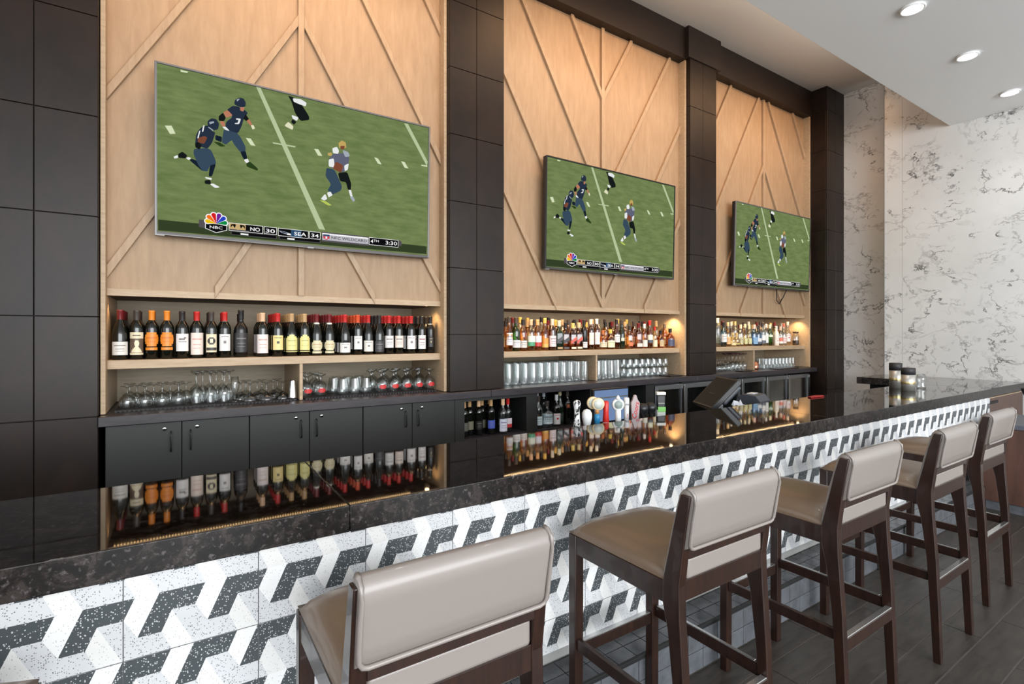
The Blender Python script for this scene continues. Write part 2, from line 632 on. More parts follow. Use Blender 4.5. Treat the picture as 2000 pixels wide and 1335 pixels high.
# ------------------------------------------------------------------ shelf niches
NAMES = ['wine', 'whisky', 'clear spirits']
SHELF_LABELS = ['light oak shelf niche crowded with wine bottles', 'light oak shelf niche with amber whisky bottles and pint glasses',
                'light oak shelf niche with clear spirits beside the end pillar']
DIVX = [0.741, 3.533, 6.28]
ZSH = 1.298
M_NTOP = grain('niche_top_shaded', rgb(74, 56, 41), rgb(94, 72, 53), (0.5, 3, 5), 0.6, 12)  # niche ceiling: shade of the unlit underside put into a darker wood colour
M_LED = glow('led_warm', (1.0, 0.62, 0.26, 1), 7.0)
M_PUCK = glow('puck_warm', (1.0, 0.72, 0.38, 1), 22.0)
for i, b in enumerate(BAYS):
    x0, x1 = b['x0'], b['x1']
    t = thing('niche_shelf', SHELF_LABELS[i], 'shelf', ((x0 + x1) / 2, YF, 0.99), group='oak shelf niches')
    ox, oy, oz = -(x0 + x1) / 2, -YF, -0.99

    def pb(name, m, *bx, bev=0.002):
        return MB().box(bx[0] + ox, bx[1] + ox, bx[2] + oy, bx[3] + oy, bx[4] + oz, bx[5] + oz).build(name, m, t, None, bev, 1)
    pb('side_board', M_OAK, x0 - 0.024, x0, YF, YN, 0.99, 4.545)
    pb('side_board', M_OAK, x1, x1 + 0.024, YF, YN, 0.99, 4.545)
    pb('header', M_OAK, x0, x1, YP - 0.02, YP - 0.005, 1.680, 1.722, bev=0.001)
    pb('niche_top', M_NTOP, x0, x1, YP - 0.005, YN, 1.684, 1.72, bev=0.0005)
    pb('shelf', M_OAK, x0, x1, YP - 0.02, YN, 1.245, ZSH)
    pb('divider', M_OAK, DIVX[i] - 0.011, DIVX[i] + 0.011, YP - 0.015, YN, 0.99, 1.245)
    pb('back_panel', M_NICHE, x0, x1, YN, YN + 0.02, 0.99, 1.71)
    yl = 0.004 if i == 0 else -0.0045
    led = MB()
    k = x0 + 0.03
    while k < x1 - 0.25:
        led.box(k + ox, k + 0.008 + ox, YP + yl + oy, YP + yl + 0.008 + oy, 1.6815 + oz, 1.684 + oz)
        k += 0.016
    tag(led.build('led_strip', M_LED, t), 'row of warm light dots under the header', kind='stuff')
    for xx in (x1 - 0.10,):
        MB().cyl(xx + ox, YP + 0.020 + oy, 1.6824 + oz, 1.684 + oz, 0.018, mi=0).build('puck_light', M_PUCK, t)
    area('niche_light', ((x0 + x1) / 2 - 0.1, YP + 0.0005, 1.6808), ((x0 + x1) / 2 - 0.1, YP + 0.12, 1.2), x1 - x0 - 0.3, 0.006, (0.4, 4.5, 3.6)[i], (1.0, 0.66, 0.34))
    spot('puck_beam', (x1 - 0.10, YP + 0.05, 1.672), (x1 - 0.02, YP + 0.10, 1.30), (3.0, 9.0, 6.5)[i], (1.0, 0.66, 0.33), 120, 0.8, 0.02)
spot('puck_beam', (BAYS[0]['x0'] + 0.05, YP + 0.05, 1.672), (BAYS[0]['x0'] - 0.02, YP + 0.06, 1.3), 1.2, (1.0, 0.62, 0.30), 90, 0.8, 0.01)

# ------------------------------------------------------------------ back counter and what is under it
t = thing('back_counter', 'dark stone counter running along the back wall under the shelf niches', 'counter', (3.6, 3.66, 0.93))
for a, b in ((-0.36, 2.20), (2.203, 4.90), (4.903, 7.55)):
    MB().box(a - 3.6, b - 3.6, 0, 0.785, 0, 0.057).build('slab', M_SLATE, t, None, 0.003, 1)

# cupboards
M_DOOR = M_BLACK
for i, (a, m_, b) in enumerate(((-0.333, 0.034, 0.400), (0.402, 0.770, 1.138), (1.140, 1.518, 1.884))):
    t = thing('base_cabinet', ('black two-door cupboard under the wine glasses by the wide pillar', 'black two-door cupboard in the middle of three under the wine shelf',
                               'black two-door cupboard beside the open bottle cubby')[i], 'cabinet', (a, 3.70, 0), group='black cupboards under the back counter')
    MB().box(0, b - a, 0.02, 0.70, 0.1, 0.93).build('body', M_BLACKM, t)
    MB().box(0.02, b - a - 0.02, 0.06, 0.70, 0.0, 0.1).build('toe_kick', M_BLACKM, t)
    for k, (p, q) in enumerate(((a, m_), (m_, b))):
        d = MB().box(p - a + 0.002, q - a - 0.002, -0.002, 0.018, 0.11, 0.925).build('door', M_DOOR, t, None, 0.0015, 1)
        hx = (q - a - 0.055) if k == 0 else (p - a + 0.045)
        lx = hx + (-0.032 if k == 0 else 0.034)
        MB().tube([(hx, -0.002, 0.868), (hx, -0.026, 0.862), (hx, -0.028, 0.84), (hx, -0.028, 0.775), (hx, -0.026, 0.755), (hx, -0.002, 0.748)], 0.0045, 8).build('handle', M_BLACKP, d)
        MB().lathe([(0, 0), (0.012, 0), (0.012, 0.007), (0.008, 0.010), (0, 0.010)], 16).build('lock', M_CHROME, d, (lx, -0.002, 0.888)).rotation_euler = (PI / 2, 0, 0)

# open cubbies
t = thing('open_cubby', 'black open cubby holding dark wine bottles next to the cupboards', 'cabinet', (1.886, 3.70, 0))
MB().box(0, 0.085, 0, 0.7, 0, 0.93).build('side_panel', M_BLACK, t)
MB().box(0.70, 0.82, 0, 0.7, 0, 0.93).build('side_panel', M_BLACK, t)
MB().box(0.085, 0.70, 0.0, 0.7, 0.57, 0.595).build('shelf', M_SLATE, t)
MB().box(0.085, 0.70, 0.68, 0.7, 0.0, 0.93).build('back_panel', M_BLACKM, t)
MB().box(0.085, 0.70, 0.0, 0.02, 0.902, 0.93).build('top_rail', M_BLACK, t)
t = thing('open_cubby', 'black open cubby with a thin post behind the beer taps', 'cabinet', (2.708, 3.70, 0))
MB().box(0.626, 0.68, 0, 0.7, 0, 0.93).build('post', M_BLACK, t)
MB().box(1.40, 1.525, 0, 0.7, 0, 0.93).build('side_panel', M_BLACK, t)
MB().box(0.0, 1.40, 0.0, 0.7, 0.57, 0.595).build('shelf', M_SLATE, t)
MB().box(0.0, 1.40, 0.68, 0.7, 0.0, 0.93).build('back_panel', M_BLACKM, t)

# glass door coolers
for i, (xa, xm, xb) in enumerate(((4.24, 4.715, 5.25), (5.26, 5.80, 6.33), (6.35, 6.87, 7.41))):
    t = thing('bottle_cooler', ('steel glass-door cooler beneath the slim dark pillar', 'steel glass-door cooler partly hidden by the till screen',
                                'steel glass-door cooler at the end beside the tiled end pillar')[i], 'cooler', (xa, 3.70, 0), group='glass door coolers')
    w = xb - xa
    MB().box(xm - xa - 0.012, xm - xa + 0.012, 0.03, 0.05, 0.1, 0.915).build('carcass_rail', M_BLACKM, t)
    MB().box(0, w, 0.30, 0.36, 0, 0.915).build('back_panel', mat('cooler_lining', rgb(120, 124, 124), 0.5), t)
    MB().box(0, w, 0.05, 0.30, 0.55, 0.565).build('inner_shelf', M_STEEL, t)
    MB().box(0, w, 0.0, 0.62, 0.0, 0.12).build('plinth', M_BLACKM, t)
    for (p, q) in ((xa, xm), (xm, xb)):
        p0, q0 = p - xa + 0.006, q - xa - 0.006
        d = MB()
        d.box(p0, p0 + 0.045, -0.01, 0.03, 0.13, 0.905)
        d.box(q0 - 0.045, q0, -0.01, 0.03, 0.13, 0.905)
        d.box(p0 + 0.045, q0 - 0.045, -0.01, 0.03, 0.13, 0.18)
        d.box(p0 + 0.045, q0 - 0.045, -0.01, 0.03, 0.855, 0.905)
        dd = d.build('door', M_STEEL, t, None, 0.003, 1)
        MB().box(p0 + 0.045, q0 - 0.045, 0.005, 0.012, 0.18, 0.855).build('pane', M_PANE, dd)
        MB().box(q0 - 0.040, q0 - 0.018, -0.03, -0.01, 0.55, 0.89).build('handle', M_CHROME, dd, None, 0.003, 1)

# ------------------------------------------------------------------ the bar
YT = 1.565
bw = MB().box(-2.5, 6.44, YT + 0.010, 2.10, 0.0, 0.856).build('bar_wall', M_TGROUT)
tag(bw, 'bar front clad in patterned terrazzo tiles of white, grey and charcoal', 'bar', kind='structure')

# tile pattern, one period 0.149 wide and 0.149 high, the next row shifted half a period
W_, H_ = 0.149, 0.149
u_ = W_ / 0.149


def hexes():
    sx = 0.0225
    dark = [(0.073, .15), (0.172, .15), (0.1495, .10), (0.0990, .10), (0.0770, .05), (0.0280, .05)]
    white = [(0.0230, .15), (0.0730, .15), (0.0280, .05), (0.0005, .10)]
    cream = [(0.0990, .10), (0.1475, .0), (0.0985, .0), (0.0770, .05)]
    grey = [(0.0990, .10), (0.1495, .10), (0.1770, .05), (0.2260, .05), (0.2475, .0), (0.1475, .0)]
    return [(dark, 0), (white, 1), (cream, 2), (grey, 3)]


def clip_poly(poly, x0, x1, z0, z1):
    for ax, lim, sg in ((0, x0, 1), (0, x1, -1), (1, z0, 1), (1, z1, -1)):
        out = []
        for i in range(len(poly)):
            a, b = poly[i - 1], poly[i]
            da, db = (a[ax] - lim) * sg, (b[ax] - lim) * sg
            if (da >= 0) != (db >= 0):
                tt = da / (da - db)
                out.append((a[0] + (b[0] - a[0]) * tt, a[1] + (b[1] - a[1]) * tt))
            if db >= 0:
                out.append(b)
        poly = out
        if len(poly) < 3:
            return None
    return poly


TS = 0.298
G_ = 0.0012


def tile_mesh(z0, z1):
    """one tile, local origin at its lower left corner of the full square; only z0..z1 is kept"""
    mb = MB()
    mb.box(G_, TS - G_, 0.0004, 0.010, z0 + G_, z1 - G_, 4)
    for row in range(-1, 3):
        for col in range(-3, 4):
            dx = col * W_ + (0.0745 if (row % 2) else 0.0)
            dz = row * H_
            for poly, mi in hexes():
                pp = [(x + dx, z * H_ / 0.15 + dz) for x, z in poly]
                c = clip_poly(pp, G_, TS - G_, z0 + G_, z1 - G_)
                if c:
                    mb.add([(x, 0.0, z) for x, z in c], [tuple(range(len(c)))], mi)
    me = bpy.data.meshes.new('tile')
    me.from_pydata(mb.v, [], mb.f)
    for m in (M_TD, M_TW, M_TW2, M_TG, M_TG):
        me.materials.append(m)
    me.polygons.foreach_set('material_index', mb.m)
    me.update()
    return me


T_TOP, T_MID, T_LOW = tile_mesh(0.0, 0.205), tile_mesh(0.0, TS), tile_mesh(0.17, TS)
for k in range(-8, 22):
    xx = -0.106 + k * 0.298
    inst('tile', T_TOP, bw, (xx, YT, 0.6515))
    inst('tile', T_MID, bw, (xx, YT, 0.6515 - TS))
    inst('tile', T_LOW, bw, (xx, YT, 0.6515 - 2 * TS))

# foot ledge of small dark mosaic tiles with a black edge
lg = MB().box(-2.5, 6.44, 1.41, YT - 0.001, 0.0, 0.180).build('foot_ledge', M_GAP)
tag(lg, 'dark mosaic-tiled foot ledge along the bottom of the bar', 'ledge', kind='structure')
tt_ = MB().box(0.001, 0.098, 0.001, 0.073, 0, 0.006).mesh('tile', M_MOSAICD, 0.001, 1)
tf_ = MB().box(0.001, 0.098, 0, 0.006, 0.001, 0.083).mesh('tile', M_MOSAIC, 0.001, 1)
for k in range(60):
    xx = 0.42 + 0.1 * k
    for r in range(2):
        inst('tile', tt_, lg, (xx, 1.4145 + r * 0.075, 0.180))
        inst('tile', tf_, lg, (xx, 1.404, 0.002 + r * 0.085))
MB().box(-2.5, 6.44, 1.400, 1.4135, 0.172, 0.188).build('edge_trim', M_BLACKM, lg, None, 0.002, 1)

t = thing('bar_counter', 'long polished dark granite bar top reflecting the bottles', 'bar', (2.5, 1.55, 0.858))
for a, b in ((-2.5, 0.4375), (0.438, 3.40), (3.4005, 6.445)):
    MB().box(a - 2.5, b - 2.5, 0, 0.635, 0, 0.0795).build('slab', [M_GRAN, M_GRANE], t, None, 0.003, 2)
t = thing('bar_return', 'granite counter wing along the marble wall at the end of the bar', 'counter', (6.46, 1.56, 0.0))
MB().box(-0.012, 1.205, 0, 0.74, 0.858, 0.9375).build('slab', [M_GRAN, M_GRANE], t, None, 0.005, 2)
MB().box(0.45, 1.205, 0.742, 1.335, 0.858, 0.9375).build('slab', [M_GRAN, M_GRANE], t, None, 0.005, 2)
MB().box(0.0, 1.20, 0.03, 0.60, 0.0, 0.858).build('front_panel', M_WOODBR, t)
MB().box(0.60, 1.20, 0.60, 1.25, 0.0, 0.858).build('side_panel', M_BLACKM, t)
MB().box(0.03, 0.32, 0.022, 0.03, 0.78, 0.805).build('vent_slot', M_BLACKM, t)
MB().box(0.0, 1.20, 0.020, 0.03, 0.838, 0.846).build('trim_strip', M_OAK, t)

# ------------------------------------------------------------------ televisions
M_GRASS = glow('screen_grass', rgb(104, 122, 68), 1.0)
_e = [n for n in M_GRASS.node_tree.nodes if n.type == 'EMISSION'][0]
_tc = N(M_GRASS, 'ShaderNodeTexCoord')
_mp = N(M_GRASS, 'ShaderNodeMapping')
_mp.inputs['Scale'].default_value = (2.2, 1, 9)
_mp.inputs['Rotation'].default_value = (0, 0.25, 0)
LK(M_GRASS, _tc.outputs['Object'], _mp.inputs['Vector'])
_nf = noise(M_GRASS, _mp.outputs['Vector'], 3.0, 5, 0.6)
_cc = ramp(M_GRASS, _nf, [(0.3, rgb(90, 106, 62)), (0.7, rgb(114, 128, 82))])
LK(M_GRASS, _cc, _e.inputs['Color'])
SCR = dict(ln=(168, 182, 144), mk=(196, 206, 172), nv=(34, 44, 60), dk=(20, 30, 42), pt=(50, 68, 84), wh=(214, 216, 216), sh=(38, 58, 26),
           sk=(172, 112, 88), bk=(20, 24, 24), cr=(206, 206, 176), gy=(150, 158, 168), ds=(114, 66, 48), gd=(178, 152, 88),
           tg=(88, 90, 108), yl=(168, 184, 84), bd=(48, 58, 36), gb=(78, 74, 78), wo=(228, 228, 228), k0=(12, 12, 14), sv=(172, 172, 178),
           p0=(214, 178, 20), p1=(226, 104, 22), p2=(196, 26, 32), p3=(104, 34, 140), p4=(34, 62, 176), p5=(16, 128, 64), bl=(44, 74, 104), rd=(190, 70, 80), tn=(186, 158, 110))
SKEYS = list(SCR)
SMATS = [glow('screen_' + k, rgb(*SCR[k]), 1.0) for k in SKEYS]
TVP=[('ln',[(-0.342,0.502),(-0.316,0.502),(0.098,-0.379),(0.056,-0.379)]),('ln',[(0.671,0.494),(0.704,0.494),(0.869,0.238),(0.861,0.203)]),('ln',[(-0.243,0.163),(-0.098,0.165),(-0.103,0.155),(-0.238,0.154)]),('mk',[(-0.834,0.14),(-0.8,0.147),(-0.78,0.103),(-0.808,0.096)]),('mk',[(-0.401,0.158),(-0.372,0.159),(-0.344,0.117),(-0.372,0.117)]),('mk',[(0.021,0.171),(0.048,0.174),(0.076,0.132),(0.048,0.129)]),('mk',[(0.443,0.193),(0.472,0.189),(0.5,0.15),(0.472,0.151)]),('mk',[(0.651,0.202),(0.679,0.201),(0.71,0.157),(0.679,0.158)]),('mk',[(0.815,0.206),(0.865,0.208),(0.865,0.197),(0.815,0.198)]),('mk',[(-0.755,0.494),(-0.714,0.493),(-0.722,0.484),(-0.754,0.482)]),('pt',[(-0.524,0.191),(-0.447,0.182),(-0.44,0.147),(-0.486,0.122),(-0.513,0.091),(-0.537,0.101)]),('dk',[(-0.571,0.14),(-0.535,0.137),(-0.537,0.101),(-0.571,0.109)]),('pt',[(-0.483,0.138),(-0.44,0.173),(-0.403,0.103),(-0.401,0.072),(-0.433,0.06),(-0.472,0.109)]),('dk',[(-0.433,0.063),(-0.401,0.074),(-0.391,0.026),(-0.412,0.017)]),('wh',[(-0.412,0.015),(-0.389,0.027),(-0.38,0.005),(-0.398,-0.004)]),('sh',[(-0.398,-0.006),(-0.377,0.011),(-0.328,-0.028),(-0.332,-0.042),(-0.394,-0.026)]),('nv',[(-0.508,0.312),(-0.476,0.345),(-0.445,0.348),(-0.403,0.332),(-0.389,0.32),(-0.412,0.278),(-0.426,0.223),(-0.445,0.177),(-0.517,0.187),(-0.513,0.234),(-0.476,0.273)]),('sk',[(-0.528,0.292),(-0.504,0.311),(-0.474,0.284),(-0.513,0.26)]),('bk',[(-0.553,0.261),(-0.53,0.289),(-0.513,0.26),(-0.524,0.237),(-0.553,0.233)]),('sk',[(-0.548,0.231),(-0.524,0.237),(-0.517,0.208),(-0.533,0.199)]),('wh',[(-0.533,0.199),(-0.515,0.205),(-0.492,0.182),(-0.517,0.184)]),('bk',[(-0.403,0.311),(-0.382,0.282),(-0.398,0.265),(-0.415,0.277)]),('sk',[(-0.396,0.268),(-0.382,0.282),(-0.363,0.252),(-0.373,0.24)]),('cr',[(-0.373,0.245),(-0.356,0.251),(-0.347,0.23),(-0.361,0.219)]),('wh',[(-0.456,0.27),(-0.428,0.274),(-0.439,0.237),(-0.464,0.232),(-0.463,0.239),(-0.447,0.244),(-0.442,0.263),(-0.456,0.261)]),('nv',[(-0.463,0.385),(-0.44,0.406),(-0.415,0.407),(-0.401,0.385),(-0.403,0.358),(-0.426,0.346),(-0.454,0.351),(-0.467,0.358)]),('gy',[(-0.454,0.39),(-0.435,0.402),(-0.44,0.391),(-0.451,0.377)]),('sk',[(-0.433,0.347),(-0.408,0.351),(-0.415,0.322),(-0.433,0.325)]),('dk',[(-0.665,-0.04),(-0.623,-0.088),(-0.64,-0.098),(-0.709,-0.043),(-0.698,-0.031)]),('wh',[(-0.727,-0.032),(-0.712,-0.024),(-0.7,-0.029),(-0.712,-0.044)]),('bk',[(-0.766,-0.015),(-0.745,0.002),(-0.72,-0.016),(-0.729,-0.037),(-0.766,-0.039)]),('wh',[(-0.79,-0.037),(-0.77,-0.023),(-0.766,-0.039),(-0.786,-0.048)]),('pt',[(-0.685,0.031),(-0.614,0.05),(-0.593,0.039),(-0.571,-0.012),(-0.567,-0.042),(-0.601,-0.058),(-0.614,-0.096),(-0.64,-0.096),(-0.665,-0.06),(-0.688,0.001)]),('dk',[(-0.601,-0.056),(-0.567,-0.039),(-0.589,-0.122),(-0.607,-0.125)]),('wh',[(-0.627,-0.131),(-0.589,-0.132),(-0.593,-0.145),(-0.623,-0.14)]),('bk',[(-0.629,-0.154),(-0.599,-0.144),(-0.593,-0.173),(-0.627,-0.174)]),('wh',[(-0.601,-0.172),(-0.583,-0.164),(-0.544,-0.183),(-0.571,-0.192)]),('sh',[(-0.583,0.097),(-0.548,0.099),(-0.513,0.08),(-0.544,0.072)]),('nv',[(-0.644,0.174),(-0.614,0.191),(-0.589,0.161),(-0.571,0.155),(-0.589,0.086),(-0.614,0.045),(-0.68,0.057),(-0.674,0.118),(-0.661,0.15)]),('wh',[(-0.636,0.186),(-0.629,0.188),(-0.636,0.146),(-0.644,0.144)]),('wh',[(-0.659,0.143),(-0.651,0.153),(-0.661,0.1),(-0.668,0.099)]),('ds',[(-0.665,0.1),(-0.631,0.122),(-0.614,0.115),(-0.631,0.072),(-0.665,0.075)]),('bk',[(-0.68,0.067),(-0.661,0.078),(-0.644,0.059),(-0.657,0.031),(-0.678,0.042)]),('nv',[(-0.614,0.216),(-0.593,0.239),(-0.567,0.24),(-0.55,0.215),(-0.557,0.178),(-0.583,0.165),(-0.612,0.181)]),('gy',[(-0.607,0.183),(-0.581,0.168),(-0.583,0.162),(-0.611,0.178)]),('gy',[(-0.605,0.213),(-0.579,0.224),(-0.578,0.214),(-0.601,0.199)]),('bk',[(0.182,0.034),(0.248,0.052),(0.276,-0.025),(0.274,-0.074),(0.252,-0.073),(0.24,-0.023),(0.197,-0.023)]),('pt',[(0.104,0.056),(0.16,0.052),(0.212,-0.057),(0.204,-0.088),(0.147,-0.126),(0.111,-0.102),(0.136,-0.055),(0.097,-0.003)]),('wh',[(0.108,-0.117),(0.133,-0.106),(0.147,-0.13),(0.119,-0.149)]),('wh',[(0.066,-0.167),(0.097,-0.126),(0.111,-0.161),(0.09,-0.175)]),('yl',[(0.055,-0.176),(0.097,-0.177),(0.143,-0.2),(0.119,-0.207)]),('wh',[(0.258,-0.076),(0.276,-0.073),(0.288,-0.12),(0.27,-0.119)]),('gy',[(0.266,-0.123),(0.292,-0.119),(0.306,-0.143),(0.292,-0.157)]),('gd',[(0.111,0.16),(0.14,0.169),(0.14,0.143),(0.115,0.142)]),('tg',[(0.147,0.159),(0.218,0.18),(0.262,0.159),(0.254,0.083),(0.218,0.04),(0.119,0.066),(0.119,0.117)]),('wh',[(0.143,0.199),(0.174,0.216),(0.19,0.19),(0.182,0.166),(0.147,0.166)]),('gy',[(0.212,0.201),(0.254,0.195),(0.266,0.167),(0.232,0.154)]),('wh',[(0.119,0.117),(0.154,0.131),(0.16,0.067),(0.119,0.066)]),('wh',[(0.226,0.093),(0.258,0.114),(0.252,0.068),(0.23,0.053)]),('ds',[(0.167,0.112),(0.222,0.092),(0.204,0.037),(0.147,0.057)]),('gd',[(0.185,0.244),(0.208,0.267),(0.236,0.258),(0.24,0.222),(0.218,0.21),(0.19,0.212)]),('ds',[(0.197,0.226),(0.23,0.233),(0.224,0.207),(0.201,0.203)]),('bk',[(-0.149,0.492),(-0.116,0.49),(-0.06,0.452),(-0.013,0.385),(-0.013,0.36),(-0.068,0.341),(-0.103,0.385),(-0.126,0.457)]),('wh',[(-0.119,0.483),(-0.068,0.489),(-0.03,0.474),(-0.036,0.447),(-0.074,0.452),(-0.113,0.46)]),('wh',[(-0.126,0.369),(-0.081,0.363),(-0.091,0.336),(-0.119,0.346)]),('bk',[(-0.119,0.343),(-0.094,0.328),(-0.11,0.306),(-0.129,0.32)]),('cr',[(-0.171,0.286),(-0.146,0.319),(-0.113,0.295),(-0.119,0.269)]),('bd',[(-0.867,-0.425),(0.865,-0.421),(0.865,-0.482),(-0.867,-0.489)]),('gb',[(-0.659,-0.399),(-0.622,-0.399),(-0.622,-0.45),(-0.659,-0.446)]),('gb',[(0.635,-0.397),(0.661,-0.404),(0.661,-0.434),(0.635,-0.445)])]


def picture_mesh():
    mb = MB()
    lay = [0.0]

    def put(key, pts, dy=None):
        lay[0] += 0.00001
        mb.add([(x, -lay[0], z) for x, z in pts], [tuple(range(len(pts)))], SKEYS.index(key))

    def rect(key, x0, x1, z0, z1):
        put(key, [(x0, z0), (x1, z0), (x1, z1), (x0, z1)])

    def word(txt, key, x0, x1, z0, z1, shear=0.0, bold=0.0):
        vs, fs, w = text_polys(txt, 0.1, shear, bold)
        xs, zs = [v[0] for v in vs], [v[1] for v in vs]
        sx, sz = (x1 - x0) / (max(xs) - min(xs)), (z1 - z0) / (max(zs) - min(zs))
        lay[0] += 0.00001
        mb.add([(x0 + (x - min(xs)) * sx, -lay[0], z0 + (z - min(zs)) * sz) for x, z in vs], fs, SKEYS.index(key))

    def boxed(x0, x1, z0, z1):
        rect('wo', x0, x1, z0, z1)
        rect('k0', x0 + 0.003, x1 - 0.003, z0 + 0.003, z1 - 0.003)
    for k, pts in TVP:
        if k not in ('ln', 'mk', 'bd', 'gb'):
            for _ in range(2):          # round the corners of the figures
                q = []
                for i in range(len(pts)):
                    a, b = pts[i], pts[(i + 1) % len(pts)]
                    q += [(a[0] * .87 + b[0] * .13, a[1] * .87 + b[1] * .13), (a[0] * .13 + b[0] * .87, a[1] * .13 + b[1] * .87)]
                pts = q
        put(k, pts)
    # score bar
    for a, b in ((-0.484, -0.214), (-0.200, 0.066)):
        rect('gb', a, b, -0.474, -0.452)
        rect('k0', a + 0.004, b - 0.004, -0.471, -0.454)
    rect('wo', -0.429, -0.384, -0.469, -0.459)
    rect('wo', -0.149, -0.103, -0.470, -0.460)
    boxed(-0.496, -0.298, -0.449, -0.398)
    rect('tn', -0.493, -0.400, -0.446, -0.401)
    rect('gb', -0.493, -0.380, -0.446, -0.438)
    put('k0', [(-0.486, -0.43), (-0.474, -0.413), (-0.462, -0.43), (-0.455, -0.408), (-0.462, -0.404), (-0.484, -0.408)])
    put('k0', [(-0.404, -0.43), (-0.416, -0.413), (-0.428, -0.43), (-0.434, -0.408), (-0.428, -0.404), (-0.406, -0.408)])
    put('tn', [(-0.450, -0.440), (-0.440, -0.440), (-0.438, -0.412), (-0.445, -0.402), (-0.452, -0.412)])
    word('NO', 'wo', -0.373, -0.316, -0.438, -0.413, 0, 0.0015)
    boxed(-0.293, -0.214, -0.448, -0.399)
    word('30', 'wo', -0.282, -0.226, -0.438, -0.413, 0, 0.0015)
    boxed(-0.207, -0.013, -0.452, -0.399)
    rect('bl', -0.126, -0.060, -0.449, -0.402)
    put('gy', [(-0.202, -0.417), (-0.165, -0.420), (-0.128, -0.430), (-0.124, -0.441), (-0.150, -0.438), (-0.185, -0.430)])
    put('nv', [(-0.190, -0.420), (-0.160, -0.423), (-0.150, -0.432), (-0.180, -0.428)])
    put('wo', [(-0.150, -0.432), (-0.130, -0.430), (-0.124, -0.441), (-0.150, -0.441)])
    word('SEA', 'wo', -0.106, -0.028, -0.439, -0.414, 0, 0.0015)
    boxed(-0.008, 0.066, -0.450, -0.400)
    word('34', 'wo', 0.005, 0.054, -0.439, -0.414, 0, 0.0015)
    rect('gb', 0.074, 0.409, -0.462, -0.394)
    rect('sv', 0.078, 0.404, -0.450, -0.402)
    rect('wo', 0.078, 0.404, -0.412, -0.402)
    put('rd', [(0.084, -0.410), (0.128, -0.410), (0.128, -0.436), (0.106, -0.448), (0.084, -0.436)])
    put('bl', [(0.084, -0.410), (0.128, -0.410), (0.128, -0.422), (0.084, -0.422)])
    rect('wo', 0.100, 0.112, -0.440, -0.424)
    word('NFC WILDCARD', 'k0', 0.141, 0.392, -0.438, -0.419, 0, 0.0004)
    boxed(0.409, 0.634, -0.453, -0.397)
    word('4', 'wo', 0.421, 0.440, -0.438, -0.411, 0, 0.001)
    word('TH', 'wo', 0.443, 0.482, -0.428, -0.411, 0, 0.0005)
    word('3:30', 'wo', 0.534, 0.623, -0.439, -0.411, 0, 0.001)
    # peacock and shield
    put('wo', [(-0.626, -0.412), (-0.505, -0.412), (-0.505, -0.450), (-0.565, -0.473), (-0.626, -0.450)])
    put('k0', [(-0.622, -0.417), (-0.509, -0.417), (-0.509, -0.448), (-0.565, -0.469), (-0.622, -0.448)])
    word('NBC', 'wo', -0.601, -0.531, -0.447, -0.429, 0, 0.0008)
    cx, cz = -0.565, -0.414
    for grow, keys in ((0.006, ['wo'] * 6), (0.0, ['p0', 'p1', 'p2', 'p3', 'p4', 'p5'])):
        for i in range(6):
            a = math.radians(168 - i * 31.2)
            R, rr = 0.049 + (0.0 if i in (0, 5) else 0.006), 0.0125 + grow
            px, pz = cx + R * math.cos(a), cz + R * math.sin(a) * 1.0
            pts = [(cx, cz)]
            for q in range(-6, 7):
                b = a + math.radians(q * 17)
                pts.append((px + rr * math.cos(b), pz + rr * math.sin(b)))
            put(keys[i], pts)
    me = bpy.data.meshes.new('picture')
    me.from_pydata(mb.v, [], mb.f)
    for m in SMATS:
        me.materials.append(m)
    me.polygons.foreach_set('material_index', mb.m)
    me.update()
    return me


PIC = picture_mesh()
HX, HZ = 0.885, 0.512
M_BEZEL = mat('bezel_grey', rgb(66, 64, 64), 0.4, 0.3)
for i, (x, lab) in enumerate(((0.782, 'largest-looking wall television showing a football game above the wine shelf'),
                              (3.690, 'middle wall television showing a football game between two dark pillars'),
                              (6.570, 'smallest-looking wall television beside the end pillar, cable hanging below'))):
    t = thing('television', lab, 'television', (x, 3.715, 2.563), group='wall televisions')
    t.rotation_euler = (math.radians(1.3), 0, 0)
    MB().box(-HX, HX, 0.002, 0.045, -HZ, HZ).build('casing', M_BLACKP, t, None, 0.004, 1)
    MB().box(-0.5, 0.5, 0.045, 0.07, -0.35, 0.2).build('back_bulge', M_BLACKP, t)
    MB().box(-0.25, 0.25, 0.07, 0.135, -0.2, 0.15).build('wall_mount', M_BLACKM, t)
    fr = MB()
    fr.box(-HX, -HX + 0.012, -0.008, 0.004, -HZ, HZ)
    fr.box(HX - 0.012, HX, -0.008, 0.004, -HZ, HZ)
    fr.box(-HX + 0.012, HX - 0.012, -0.008, 0.004, HZ - 0.012, HZ)
    fr.box(-HX + 0.012, HX - 0.012, -0.008, 0.004, -HZ, -HZ + 0.018, 1)
    bz = fr.build('bezel', [M_SILVER if i != 1 else M_BLACKP, M_BEZEL], t, None, 0.002, 1)
    MB().box(-HX + 0.002, -HX + 0.05, -0.010, 0.02, -HZ - 0.008, -HZ).build('corner_foot', M_SILVER, bz)
    MB().box(-0.02, 0.02, -0.009, 0.0, -HZ - 0.006, -HZ + 0.004).build('badge', M_SILVER, bz)
    MB().box(-HX + 0.012, HX - 0.012, 0.0, 0.003, -HZ + 0.018, HZ - 0.012).build('screen', M_GRASS, t)
    inst('picture', PIC, t, (0, -0.0006, 0))
    if i == 2:
        MB().tube([(0.18, 0.06, -0.42), (0.17, 0.06, -0.56), (0.19, 0.065, -0.66), (0.26, 0.07, -0.70), (0.34, 0.07, -0.62), (0.42, 0.06, -0.50), (0.44, 0.06, -0.42)],
                  0.006, 6).build('power_cable', M_BLACKM, t)

# ------------------------------------------------------------------ bar stools
M_STRIP = mat('footrest_strip', rgb(214, 214, 214), 0.22, 0.9)


